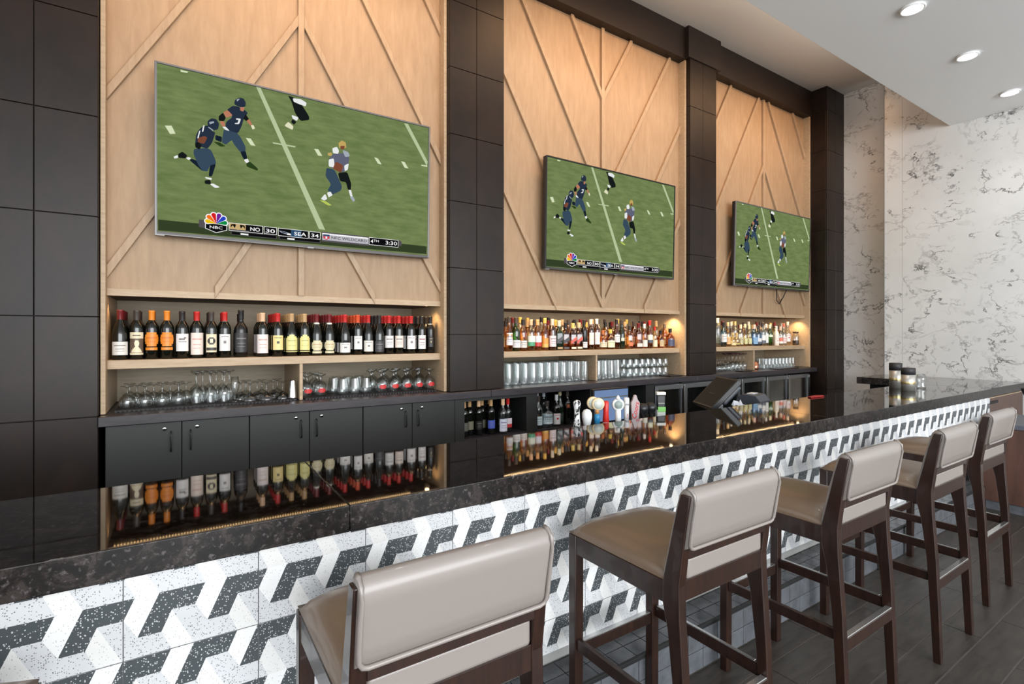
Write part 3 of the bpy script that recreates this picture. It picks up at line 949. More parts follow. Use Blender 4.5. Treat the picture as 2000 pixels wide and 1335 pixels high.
def cushion(x0, x1, y0, y1, z0, z1, r, seg=3):
    return MB().box(x0, x1, y0, y1, z0, z1).mesh('c', M_LEATHER, r, seg)


def seat_mesh():
    nx, ny = 16, 18
    vs, fs = [], []
    for j in range(ny + 1):
        for i in range(nx + 1):
            a, b = -1 + 2 * i / nx, -1 + 2 * j / ny
            x, y = a * 0.211, 0.290 + b * 0.222
            ex, ey = 1 - abs(a) ** 3.2, 1 - (abs(b) ** (5 if b < 0 else 3.0))
            z = 0.754 + 0.060 * max(ex, 0) ** 0.55 * max(ey, 0) ** 0.5
            vs.append((x, y, z))
    for j in range(ny):
        for i in range(nx):
            k = j * (nx + 1) + i
            fs.append((k, k + 1, k + nx + 2, k + nx + 1))
    o = len(vs)
    rim = [i for i in range(nx + 1)] + [j * (nx + 1) + nx for j in range(1, ny + 1)] + [ny * (nx + 1) + i for i in range(nx - 1, -1, -1)] + [j * (nx + 1) for j in range(ny - 1, 0, -1)]
    low = [(vs[k][0] * 0.97, 0.290 + (vs[k][1] - 0.290) * 0.98, 0.742) for k in rim]
    vs += low
    n = len(rim)
    for i in range(n):
        fs.append((rim[i], o + i, o + (i + 1) % n, rim[(i + 1) % n]))
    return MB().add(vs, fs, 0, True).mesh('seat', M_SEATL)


def back_mesh():
    """upholstered backrest wrapped over the two posts, leaning back a little; profile in (y, z)"""
    prof = [(.018, .860), (.008, .866), (.003, .90), (-.012, .98), (-.014, 1.0), (-.010, 1.016), (.000, 1.026), (.012, 1.028), (.026, 1.024), (.036, 1.012),
            (.048, .97), (.066, .90), (.082, .83), (.096, .77), (.094, .75), (.05, .75), (.046, .860)]
    mb = MB()
    hw = 0.210
    n = len(prof)
    cy, cz = 0.02, 0.93
    rings = []
    for x, s in ((-hw, 0.90), (-hw + 0.004, 0.965), (-hw + 0.014, 1.0), (hw - 0.014, 1.0), (hw - 0.004, 0.965), (hw, 0.90)):
        rings.append([(x, cy + (y - cy) * s, z if z < 0.87 else cz + (z - cz) * (0.5 + s * 0.5)) for y, z in prof])
    vs = [p for r in rings for p in r]
    fs = []
    for k in range(len(rings) - 1):
        for i in range(n):
            fs.append((k * n + i, k * n + (i + 1) % n, (k + 1) * n + (i + 1) % n, (k + 1) * n + i))
    mb.add(vs, fs, 0, True)
    mb.add(rings[0], [tuple(range(n))], 0)
    mb.add(rings[-1], [tuple(range(n - 1, -1, -1))], 0)
    me = mb.mesh('backrest', M_LEATHER)
    me.set_sharp_from_angle(angle=math.radians(55))
    return me


def post_mesh(sx):
    back = [(0, 0), (.006, .2), (.016, .45), (.030, .66), (.033, .75), (.019, .86), (.006, .95), (-.005, 1.012)]
    front = [(.026, 1.012), (.044, .95), (.064, .86), (.089, .75), (.089, .69), (.072, .62), (.052, .45), (.038, .2), (.028, 0)]
    a, b = (0.185, 0.217) if sx > 0 else (-0.217, -0.185)
    return MB().prism(back + front, 'x', a, b).mesh('back_leg', M_STOOLW, 0.003, 2)


def fleg_mesh(sx):
    a, b = (0.177, 0.215) if sx > 0 else (-0.215, -0.177)
    mb = MB()
    mb.add([(a, .474, 0), (b, .474, 0), (b, .506, 0), (a, .506, 0), (a, .470, .750), (b, .470, .750), (b, .508, .750), (a, .508, .750)],
           [(0, 3, 2, 1), (4, 5, 6, 7), (0, 1, 5, 4), (1, 2, 6, 5), (2, 3, 7, 6), (3, 0, 4, 7)])
    return mb.mesh('front_leg', M_STOOLW, 0.003, 2)


def pipe_mesh():
    """piping down one side of the back, along its lower edge and up the other side"""
    def yy(z):
        return 0.0055 - (z - 0.862) * 0.150
    half = [(.206, .014, 1.028), (.206, .000, 1.026), (.206, -.012, 1.014), (.206, yy(.99), .99), (.206, yy(.95), .95), (.206, yy(.90), .90), (.2055, yy(.876), .876),
            (.199, yy(.866), .866), (.188, yy(.862), .862)]
    pts = half + [(-x, y, z) for x, y, z in reversed(half)]
    return MB().tube(pts, 0.0052, 8).mesh('piping', M_LEATHER)


SM = dict(
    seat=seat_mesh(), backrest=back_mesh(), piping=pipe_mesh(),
    bl=post_mesh(-1), br=post_mesh(1), fl=fleg_mesh(-1), fr=fleg_mesh(1),
    side_l=MB().box(-0.212, -0.190, 0.087, 0.472, 0.686, 0.750).mesh('seat_rail', M_STOOLW, 0.002, 1),
    side_r=MB().box(0.190, 0.212, 0.087, 0.472, 0.686, 0.750).mesh('seat_rail', M_STOOLW, 0.002, 1),
    front=MB().box(-0.178, 0.178, 0.480, 0.504, 0.686, 0.750).mesh('seat_rail', M_STOOLW, 0.002, 1),
    back=MB().box(-0.186, 0.186, 0.033, 0.074, 0.706, 0.765).mesh('seat_rail', M_STOOLW, 0.002, 1),
    mid=MB().box(-0.186, 0.186, 0.021, 0.050, 0.826, 0.862).mesh('back_rail', M_STOOLW, 0.002, 1),
    low=MB().box(-0.183, 0.183, 0.030, 0.064, 0.764, 0.827).mesh('lower_back_pad', M_LEATHER, 0.010, 3),
    st_l=MB().box(-0.208, -0.190, 0.050, 0.474, 0.350, 0.390).mesh('stretcher', M_STOOLW, 0.002, 1),
    st_r=MB().box(0.190, 0.208, 0.050, 0.474, 0.350, 0.390).mesh('stretcher', M_STOOLW, 0.002, 1),
    st_f=MB().box(-0.180, 0.180, 0.478, 0.502, 0.322, 0.362).mesh('stretcher', M_STOOLW, 0.002, 1),
    st_b=MB().box(-0.187, 0.187, 0.012, 0.040, 0.318, 0.364).mesh('stretcher', M_STOOLW, 0.002, 1),
    ch_b=MB().box(-0.183, 0.183, 0.013, 0.034, 0.364, 0.369).mesh('foot_strip', M_STRIP, 0.001, 1),
    ch_f=MB().box(-0.176, 0.176, 0.480, 0.500, 0.362, 0.367).mesh('foot_strip', M_STRIP, 0.001, 1),
    ch_r=MB().box(0.193, 0.205, 0.062, 0.465, 0.390, 0.394).mesh('foot_strip', M_STRIP, 0.001, 1),
)


def stool(x, y, rz, label):
    t = thing('bar_stool', label, 'bar stool', (x, y, 0), rz, 'taupe leather bar stools')
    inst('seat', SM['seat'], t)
    bk = inst('backrest', SM['backrest'], t)
    inst('piping', SM['piping'], bk)
    inst('lower_back_pad', SM['low'], t)
    for k in ('bl', 'br'):
        inst('back_leg', SM[k], t)
    for k in ('fl', 'fr'):
        inst('front_leg', SM[k], t)
    for k in ('side_l', 'side_r', 'front', 'back'):
        inst('seat_rail', SM[k], t)
    inst('back_rail', SM['mid'], t)
    for k, c in (('st_l', None), ('st_r', 'ch_r'), ('st_f', 'ch_f'), ('st_b', 'ch_b')):
        s = inst('stretcher', SM[k], t)
        if c:
            inst('foot_strip', SM[c], s)
    return t


for x, y, r, l in ((-0.440, 0.880, 0, 'taupe leather bar stool of which only a seat corner shows at the bottom edge'),
                   (0.473, 0.889, 0, 'nearest whole taupe leather bar stool, its backrest in front of the tiles'),
                   (1.376, 0.894, 0, 'second taupe leather bar stool from the camera, full side view of its seat'),
                   (2.192, 0.856, 0, 'third taupe leather bar stool from the camera along the bar'),
                   (3.022, 0.842, 0, 'fourth taupe leather bar stool, next to last before the service cabinet'),
                   (3.832, 0.880, 0, 'farthest taupe leather bar stool, in front of the brown service cabinet')):
    stool(x, y, r, l)

# ------------------------------------------------------------------ bottles
BOT = {
    'bordeaux': [(0, 0), (.034, 0), (.0375, .004), (.0375, .186), (.0355, .203), (.027, .222), (.017, .238), (.0145, .246), (.0140, .296), (0, .296)],
    'burgundy': [(0, 0), (.037, 0), (.0405, .004), (.0405, .145), (.037, .172), (.027, .206), (.018, .232), (.0150, .250), (.0140, .296), (0, .296)],
    'round': [(0, 0), (.034, 0), (.038, .004), (.038, .165), (.036, .182), (.025, .203), (.016, .216), (.0145, .225), (.0140, .285), (0, .285)],
    'tallneck': [(0, 0), (.033, 0), (.036, .004), (.036, .150), (.034, .170), (.022, .205), (.0155, .235), (.0145, .250), (.0140, .305), (0, .305)],
    'slim': [(0, 0), (.030, 0), (.033, .004), (.033, .190), (.031, .205), (.020, .225), (.0145, .240), (.0135, .250), (.0135, .300), (0, .300)],
    'square': [(0, 0), (.038, 0), (.0405, .004), (.0405, .150), (.038, .163), (.024, .185), (.0150, .200), (.0145, .210), (.0145, .262), (0, .262)],
    'squat': [(0, 0), (.046, 0), (.050, .004), (.051, .100), (.047, .122), (.028, .145), (.0160, .158), (.0150, .165), (.0145, .205), (0, .205)],
    'jar': [(0, 0), (.040, 0), (.042, .004), (.042, .125), (.036, .145), (.030, .155), (.030, .175), (0, .175)],
}
CAPZ = {'bordeaux': (.236, .300, .0165), 'burgundy': (.235, .300, .0165), 'round': (.238, .292, .0165), 'tallneck': (.262, .312, .0165),
        'slim': (.255, .306, .0160), 'square': (.218, .270, .0180), 'squat': (.172, .216, .0190), 'jar': (.160, .184, .0335)}
_BM = {}


def bot_mesh(kind):
    if ('b', kind) not in _BM:
        n = 4 if kind == 'square' else 18
        mb = MB()
        if n == 4:
            prof = BOT[kind]
            vs, fs = [], []
            for r, z in prof:
                q = 1.0 if r > 0.03 else 0.0
                for k in range(16):
                    a = 2 * PI * (k + 0.5) / 16
                    c, s = math.cos(a), math.sin(a)
                    e = 0.38 if q else 1.0
                    vs.append((r * math.copysign(abs(c) ** e, c) * (0.92 if q else 1), r * math.copysign(abs(s) ** e, s) * (0.85 if q else 1), z))
            for j in range(len(prof) - 1):
                for k in range(16):
                    fs.append((j * 16 + k, j * 16 + (k + 1) % 16, (j + 1) * 16 + (k + 1) % 16, (j + 1) * 16 + k))
            mb.add(vs, fs, 0, True)
        else:
            mb.lathe(BOT[kind], n)
        _BM[('b', kind)] = mb.mesh('bottle', MATS['clear_glass'])
    return _BM[('b', kind)]


def cap_mesh(kind, long=0.0):
    k = ('c', kind, long)
    if k not in _BM:
        z0, z1, r = CAPZ[kind]
        z0 -= long
        _BM[k] = MB().lathe([(r * .96, z0), (r, z0 + .003), (r, z1 - .010), (r * 1.06, z1 - .008), (r * 1.06, z1 - .002), (r * .9, z1), (0, z1)], 14).mesh('cap', M_BLACKP)
    return _BM[k]


def label_mesh(kind, z0, z1, arc, style):
    """curved paper label on the bottle's front (-y), with printed marks as thin raised patches"""
    k = ('l', kind, z0, z1, arc, style)
    if k in _BM:
        return _BM[k]
    prof = BOT[kind]

    def rad(z):
        for (ra, za), (rb, zb) in zip(prof, prof[1:]):
            if za <= z <= zb and zb > za:
                return ra + (rb - ra) * (z - za) / (zb - za)
        return prof[3][0]
    mb = MB()
    sq = kind == 'square'

    def patch(a0, a1, q0, q1, mi, lift, rows=None):
        n = max(2, int(abs(a1 - a0) / 9))
        vs, fs = [], []
        for z in (q0, q1):
            for i in range(n + 1):
                a = math.radians(-90 + a0 + (a1 - a0) * i / n)
                if sq:
                    x = 0.034 * (a0 + (a1 - a0) * i / n) / 62.0
                    vs.append((x, -0.0346 - lift, z))
                else:
                    r = rad(z) + lift
                    vs.append((r * math.cos(a), r * math.sin(a), z))
        for i in range(n):
            fs.append((i, i + 1, n + 2 + i, n + 1 + i))
        mb.add(vs, fs, mi, True)
    h = z1 - z0
    h2 = arc / 2.0
    if style == 'arch':
        patch(-h2, h2, z0, z0 + h * .80, 0, .0006)
        patch(-h2 * .75, h2 * .75, z0 + h * .80, z0 + h * .90, 0, .0006)
        patch(-h2 * .4, h2 * .4, z0 + h * .90, z1, 0, .0006)
        patch(-h2, h2, z0 - .012, z0 - .006, 0, .0006)
        patch(-h2 * .6, h2 * .6, z0 + h * .60, z0 + h * .64, 1, .0010)
        patch(-h2 * .6, h2 * .6, z0 + h * .30, z0 + h * .32, 1, .0010)
    elif style == 'round':
        for i in range(6):
            f = math.sin(PI * (i + .5) / 6) ** .35
            patch(-h2 * f, h2 * f, z0 + h * (.12 + .88 * i / 6), z0 + h * (.12 + .88 * (i + 1) / 6), 0, .0006)
        patch(-h2 * .8, h2 * .8, z0 - h * .12, z0 + h * .06, 0, .0006)
        patch(-h2 * .7, h2 * .7, z0 + h * .62, z0 + h * .68, 1, .0010)
        patch(-h2 * .5, h2 * .5, z0 + h * .40, z0 + h * .43, 1, .0010)
    elif style == 'slant':
        for i in range(8):
            a0 = -h2 + arc * i / 8
            zz = z0 + h * .55 * i / 8
            patch(a0, a0 + arc / 8, zz, zz + h * .42, 0, .0006)
        patch(-h2 * .8, h2 * .8, .012, .030, 1, .0006)
    elif style == 'portrait':
        patch(-h2, h2, z0 + h * .72, z1, 0, .0006)
        patch(-h2, h2, z0 + h * .08, z0 + h * .72, 1, .0006)
        patch(-h2, h2, z0, z0 + h * .08, 0, .0006)
        for q, wq in ((.34, .16), (.40, .24), (.46, .28), (.52, .26), (.58, .18)):
            patch(-h2 * wq, h2 * (wq + .05), z0 + h * q, z0 + h * (q + .06), 0, .0012)
        for q, wq in ((.10, .70), (.16, .62), (.22, .50), (.28, .32)):
            patch(-h2 * wq, h2 * wq, z0 + h * q, z0 + h * (q + .06), 0, .0010)
        patch(-h2 * .5, h2 * .5, z0 + h * .84, z0 + h * .88, 1, .0012)
    elif style == 'disc':
        patch(-h2, h2, z0, z1, 0, .0006)
        for i in range(6):
            f = math.sin(PI * (i + .5) / 6) ** .5
            patch(-h2 * .72 * f, h2 * .72 * f, z0 + h * (.42 + .40 * i / 6), z0 + h * (.42 + .40 * (i + 1) / 6), 1, .0010)
        patch(-h2 * .25, h2 * .25, z0 + h * .52, z0 + h * .74, 0, .0014)
        patch(-h2 * .95, h2 * .95, z0 + h * .10, z0 + h * .26, 1, .0010)
    elif style == 'duck':
        patch(-h2, h2, z0, z1, 0, .0006)
        patch(-h2 * .45, h2 * .35, z0 + h * .64, z0 + h * .74, 1, .0010)
        patch(h2 * .20, h2 * .55, z0 + h * .72, z0 + h * .80, 1, .0010)
        patch(-h2 * .5, h2 * .6, z0 + h * .52, z0 + h * .56, 1, .0010)
    elif style == 'mark':
        patch(-h2, h2, z0, z1, 0, .0006)
        patch(-h2 * .22, h2 * .22, z0 + h * .44, z0 + h * .60, 1, .0010)
        patch(-h2 * .6, h2 * .6, z0 + h * .82, z0 + h * .86, 1, .0010)
    elif style == 'two':
        patch(-h2, h2, z0 + h * .38, z1, 0, .0006)
        patch(-h2, h2, z0, z0 + h * .38, 1, .0006)
    else:
        patch(-h2, h2, z0, z1, 0, .0006)
        patch(-h2 * .65, h2 * .65, z0 + h * .68, z0 + h * .75, 1, .0010)
        patch(-h2 * .5, h2 * .5, z0 + h * .44, z0 + h * .48, 1, .0010)
        patch(-h2 * .5, h2 * .5, z0 + h * .28, z0 + h * .31, 1, .0010)
    me = bpy.data.meshes.new('label')
    me.from_pydata(mb.v, [], mb.f)
    me.materials.append(M_BLACKP)
    me.materials.append(M_BLACKP)
    me.polygons.foreach_set('material_index', mb.m)
    me.polygons.foreach_set('use_smooth', mb.sm)
    me.update()
    _BM[k] = me
    return me


C_ = {}


def paint(r, g, b, rough=0.45, spec=0.5):
    k = (r, g, b, rough)
    if k not in C_:
        C_[k] = mat('paint_%d_%d_%d_%d' % (r, g, b, int(rough * 100)), rgb(r, g, b), rough, spec=spec)
    return C_[k]


M_DARKG = mat('dark_bottle_glass', rgb(14, 17, 13), 0.06, spec=0.7)
M_BLACKG = mat('black_bottle_glass', rgb(18, 17, 17), 0.25)
M_AMBER = glass('amber_spirit', (0.92, 0.58, 0.25, 1), 2.0)
M_AMBERD = glass('dark_amber_spirit', (0.62, 0.31, 0.13, 1), 2.0)
M_GOLD = glass('golden_spirit', (0.94, 0.84, 0.58, 1), 2.0)
M_GREEN = glass('green_bottle_glass', (0.25, 0.52, 0.16, 1), 1.6)
M_GREEND = mat('dark_green_glass', rgb(22, 36, 24), 0.08, spec=0.7)
M_BLUE = glass('blue_bottle_glass', (0.42, 0.62, 0.82, 1), 1.6)
M_FROST = glass('frosted_bottle_glass', (0.80, 0.86, 0.86, 1), 2.5, 0.2)
WHITE, CREAM, PINK, GREYI, BLK = paint(232, 230, 228), paint(228, 216, 184), paint(236, 220, 208), paint(120, 112, 108), paint(24, 22, 22)


def bottle(name, kind, glassm, capm, lab, x, y, z, label, group, scale=1.0, long=0.0, rz=None, cat='bottle'):
    """lab: None or (z0, z1, arc, style, paper, print)"""
    rz = -0.5 * math.atan2(x, y) if rz is None else rz
    b = inst(name, bot_mesh(kind), None, (x, y, z + 0.0012), rz, glassm)
    b.scale = (scale,) * 3
    tag(b, label, cat, group)
    if capm:
        inst('cap', cap_mesh(kind, long), b, m=capm)
    if lab:
        inst('label', label_mesh(kind, *lab[:4]), b, m=[lab[4], lab[5]])
    return b


RED, DRED, ORANGE, TAN, PEACH, GREYC, DARKC = (paint(196, 44, 40, .35), paint(112, 30, 34, .35), paint(232, 138, 44, .4), paint(196, 158, 112, .4),
                                              paint(232, 190, 152, .4), paint(70, 62, 58, .4), paint(40, 36, 36, .4))
YEL, OLV, BADGE = paint(236, 214, 146), paint(226, 218, 146), paint(214, 206, 170)
OR2 = paint(204, 104, 26)
LB = (.045, .145)
WINE = [  # x, kind, glass, cap, label, words, rows behind
    (-.278, 'burgundy', M_DARKG, DRED, (.028, .108, 130, 'plain', paint(226, 224, 218), GREYI), 'red-capped wine bottle with a low grey-white label', 4),
    (-.197, 'bordeaux', M_DARKG, GREYC, (.028, .165, 120, 'portrait', CREAM, paint(96, 78, 64)), 'wine bottle with a brown portrait label and grey cap', 3),
    (-.122, 'bordeaux', M_DARKG, ORANGE, (.066, .165, 130, 'round', ORANGE, OR2), 'orange-capped wine bottle, the one nearer the wide pillar', 2),
    (-.043, 'bordeaux', M_DARKG, ORANGE, (.066, .165, 130, 'round', ORANGE, OR2), 'orange-capped wine bottle, the one nearer the duck label', 2),
    (.038, 'bordeaux', M_DARKG, DARKC, (.046, .156, 120, 'duck', WHITE, GREYI), 'wine bottle with a duck on its white label', 3),
    (.118, 'bordeaux', M_DARKG, RED, (.022, .162, 130, 'plain', PINK, paint(214, 170, 160)), 'wine bottle with red cap and large pale pink label', 1),
    (.198, 'bordeaux', M_DARKG, GREYC, (.036, .154, 100, 'disc', CREAM, paint(60, 54, 54)), 'wine bottle with a black disc on its cream label', 3),
    (.275, 'bordeaux', M_DARKG, RED, (.044, .154, 110, 'mark', WHITE, GREYI), 'red-capped wine bottle with a tiny dark mark on white', 2),
    (.371, 'round', M_BLACKG, BLK, (.030, .150, 130, 'plain', paint(52, 50, 52), paint(110, 108, 108)), 'all black wine bottle with charcoal label', 1),
    (.502, 'bordeaux', M_DARKG, PEACH, (.024, .152, 130, 'plain', paint(234, 224, 222), paint(206, 170, 156)), 'wine bottle with peach cap and tall white label', 2),
    (.599, 'bordeaux', M_DARKG, RED, (.044, .145, 115, 'mark', YEL, paint(60, 60, 54)), 'red-capped wine bottle with a yellow label', 4),
    (.689, 'burgundy', M_DARKG, TAN, (.040, .150, 125, 'arch', OLV, paint(150, 150, 96)), 'wine bottle with arched lemon label, the sloping one', 4),
    (.775, 'bordeaux', M_DARKG, TAN, (.040, .150, 120, 'arch', OLV, paint(150, 150, 96)), 'wine bottle with arched lemon label, the square-shouldered one', 3),
    (.859, 'burgundy', M_DARKG, DRED, (.026, .108, 125, 'round', BADGE, paint(190, 160, 120)), 'maroon-capped wine bottle with ornate label by the lemon labels', 3),
    (.949, 'burgundy', M_DARKG, DRED, (.026, .108, 125, 'round', BADGE, paint(190, 160, 120)), 'maroon-capped wine bottle with ornate label beside a white badge', 3),
    (1.060, 'burgundy', M_DARKG, RED, (.018, .090, 130, 'mark', WHITE, GREYI), 'wine bottle with a white neck badge and low label', 5),
    (1.157, 'bordeaux', M_DARKG, paint(214, 84, 44, .35), (.040, .140, 100, 'mark', WHITE, GREYI), 'wine bottle with orange-red cap and narrow white label', 4),
    (1.2385, 'burgundy', M_DARKG, RED, (.022, .105, 115, 'mark', paint(226, 222, 214), GREYI), 'wine bottle with red cap over a white neck band', 4),
    (1.322, 'burgundy', M_DARKG, DARKC, (.018, .100, 120, 'plain', paint(56, 56, 58), paint(120, 118, 116)), 'wine bottle with dark speckled label between two white labels', 4),
    (1.402, 'bordeaux', M_DARKG, RED, (.048, .142, 115, 'plain', WHITE, GREYI), 'red-capped wine bottle just past the dark speckled label', 3),
    (1.484, 'bordeaux', M_DARKG, RED, (.048, .142, 115, 'plain', PINK, GREYI), 'red-capped wine bottle with cream label, fourth from the bright corner', 3),
    (1.583, 'bordeaux', M_DARKG, RED, (.036, .142, 120, 'mark', WHITE, GREYI), 'red-capped wine bottle, third from the bright corner', 3),
    (1.676, 'bordeaux', M_DARKG, DARKC, (.036, .145, 105, 'plain', WHITE, paint(150, 90, 90)), 'dark-capped wine bottle with white label near the bright corner', 2),
    (1.755, 'bordeaux', M_BLACKG, BLK, (.050, .130, 60, 'mark', paint(40, 38, 36), paint(190, 170, 130)), 'black wine bottle at the bright end of the shelf', 2),
]
for i, (x, kd, gm, cm, lb, words, nb) in enumerate(WINE):
    y0 = YP + 0.045 + 0.004 * (i % 3)
    if i == 8:
        b = bottle('wine_bottle', kd, gm, cm, lb, x, y0, ZSH, words, 'wine bottles on the oak shelf', 1.08)
    else:
        b = bottle('wine_bottle', kd, gm, cm, lb, x, y0, ZSH, words, 'wine bottles on the oak shelf')
    if i in (7, 17):
        inst('neck_band', MB().lathe([(.0168, .222), (.0172, .224), (.0168, .240), (.0160, .241)], 14).mesh('neck_band', paint(226, 220, 200)), b)
    if i in (13, 14, 15, 23):
        inst('neck_badge', MB().lathe([(.0205, .205 if i == 15 else .226), (.0210, .208 if i == 15 else .228), (.019, .218 if i == 15 else .236), (.0165, .222 if i == 15 else .239)], 14).mesh('neck_badge', paint(228, 224, 214)), b)
    for k in range(nb):
        cm2 = cm if cm is not ORANGE else OR2
        if i == 22:
            cm2 = DARKC
        lb2 = lb if i not in (1,) else None
        bottle('wine_bottle', kd, gm, cm2, lb2, x, y0 + 0.084 * (k + 1), ZSH,
               '%s wine bottle, %s behind the %s front bottle from the wide pillar' % (
                   {id(RED): 'red-capped', id(DRED): 'maroon-capped', id(OR2): 'orange-capped', id(TAN): 'tan-capped', id(PEACH): 'peach-capped', id(GREYC): 'grey-capped'}.get(id(cm2), 'dark-capped'),
                   ORD[k + 1], ORD[i + 1]), 'wine bottles behind the front row', 1.0)

# whisky bay
SP2 = [
    (2.530, 'tallneck', M_AMBER, GREYC, (.055, .165, 110, 'plain', WHITE, paint(120, 140, 190)), 'amber bottle with blue-white label at the pillar end', 1.0),
    (2.609, 'round', M_GREEN, GREYC, (.030, .095, 130, 'plain', WHITE, GREYI), 'green glass whisky bottle with low white label', 1.06),
    (2.692, 'round', M_AMBER, DARKC, (.030, .095, 130, 'plain', paint(230, 220, 214), GREYI), 'amber bottle next to the green bottle', 1.0),
    (2.775, 'round', M_GOLD, PEACH, (.045, .140, 130, 'two', paint(226, 232, 216), paint(74, 158, 120)), 'whisky bottle with a white and mint green label', 1.0),
    (2.855, 'round', M_AMBER, paint(230, 176, 120), (.040, .140, 125, 'two', paint(224, 222, 232), paint(190, 60, 50)), 'whisky bottle with a white and red label', 1.0),
    (2.945, 'tallneck', M_AMBER, paint(226, 186, 90), (.030, .120, 125, 'two', paint(224, 150, 66), paint(222, 176, 90)), 'whisky bottle with orange label and gold cap', .98),
    (3.026, 'bordeaux', M_AMBERD, paint(214, 204, 190), (.036, .140, 130, 'plain', paint(228, 214, 218), GREYI), 'dark whisky bottle with large white label and silver cap', 1.0),
    (3.113, 'square', M_GREEND, paint(226, 220, 190), (.060, .140, 110, 'slant', paint(52, 52, 56), paint(160, 130, 80)), 'tall square dark bottle with a slanted black label', 1.06),
    (3.199, 'square', M_AMBERD, DARKC, (.060, .140, 110, 'slant', paint(38, 36, 40), paint(60, 50, 50)), 'square whisky bottle with a slanted black label', 1.0),
    (3.282, 'square', M_AMBERD, paint(232, 206, 120), (.060, .140, 110, 'slant', paint(196, 74, 52), CREAM), 'square whisky bottle with slanted red label, nearer the black label', .98),
    (3.364, 'square', M_AMBERD, paint(210, 196, 150), (.060, .140, 110, 'slant', paint(196, 74, 52), CREAM), 'square whisky bottle with slanted red label, farther from the black label', 1.0),
    (3.440, 'slim', M_BLACKG, DARKC, (.020, .080, 110, 'plain', WHITE, GREYI), 'slim dark bottle with a low white label', .98),
    (3.519, 'slim', M_AMBERD, paint(236, 226, 204), (.050, .170, 95, 'plain', paint(236, 226, 214), CREAM), 'slim dark bottle with long cream label and cream neck, first of two', 1.0),
    (3.603, 'slim', M_AMBERD, paint(236, 232, 220), (.050, .170, 105, 'plain', paint(238, 234, 232), CREAM), 'slim dark bottle with long white label and white neck, second of two', 1.02),
    (3.692, 'squat', M_AMBER, paint(206, 120, 70), (.025, .080, 110, 'plain', CREAM, DRED), 'short amber bottle after the two slim white necks', .90),
    (3.789, 'squat', M_AMBERD, paint(228, 200, 90), (.020, .095, 110, 'plain', paint(232, 232, 196), paint(150, 170, 90)), 'short bottle with yellow cap and pale yellow label', .94),
    (3.885, 'tallneck', M_AMBERD, DARKC, (.070, .150, 110, 'plain', WHITE, GREYI), 'dark-capped bottle with a high white label', 1.0),
    (3.967, 'tallneck', M_GREEND, GREYC, (.085, .120, 60, 'plain', paint(222, 214, 190), CREAM), 'dark green bottle with a round cream badge', .98),
    (4.075, 'square', M_AMBER, GREYC, (.030, .075, 90, 'plain', paint(214, 96, 40), ORANGE), 'square amber bottle with an orange label', .92),
    (4.216, 'square', M_AMBERD, DRED, (.020, .055, 100, 'plain', PINK, paint(150, 90, 90)), 'square dark bottle with maroon stopper and small pink label', 1.02),
    (4.313, 'round', M_AMBER, paint(232, 228, 226), (.020, .100, 110, 'two', paint(222, 224, 212), paint(230, 228, 216)), 'bottle with white cap before the tall red cap', .92),
    (4.386, 'tallneck', M_AMBERD, RED, (.060, .150, 115, 'two', paint(226, 228, 206), paint(66, 76, 90)), 'tall red-capped bottle with green and white label', .98),
    (4.472, 'round', M_GOLD, RED, (.020, .110, 120, 'plain', paint(234, 226, 190), CREAM), 'red-capped bottle with cream label near the lit corner', .82),
    (4.579, 'squat', M_AMBERD, DARKC, (.020, .095, 70, 'plain', paint(196, 170, 122), GREYI), 'squat dark bottle with a tan label near the lit corner', .92),
    (4.725, 'squat', M_AMBERD, DARKC, (.020, .095, 100, 'plain', paint(70, 76, 104), paint(40, 44, 60)), 'squat bottle with a blue label in the lit corner', 1.02),
]
for i, (x, kd, gm, cm, lb, words, sc) in enumerate(SP2):
    bottle('spirit_bottle', kd, gm, cm, lb, x, YP + 0.055 + 0.006 * (i % 3), ZSH, words, 'whisky bottles on the oak shelf', sc)
    for k in range(2 if i % 3 else 1):
        gm2 = (M_AMBER, M_AMBERD, M_GOLD)[(i + k) % 3]
        cm2 = (DARKC, TAN, DRED, GREYC, paint(226, 186, 90))[(i * 2 + k) % 5]
        kd2 = ('round', 'tallneck', 'slim', 'bordeaux')[(i + 2 * k) % 4]
        bottle('spirit_bottle', kd2, gm2, cm2, (.04, .13, 110, 'plain', (CREAM, WHITE, PINK)[(i + k) % 3], GREYI), x + 0.03, YP + 0.16 + 0.11 * k, ZSH,
               'half-hidden whisky bottle, %s behind the %s front bottle of the whisky shelf' % (ORD[k + 1], ORD[i + 1]), 'whisky bottles behind the front row', .95 + .04 * ((i + k) % 3))

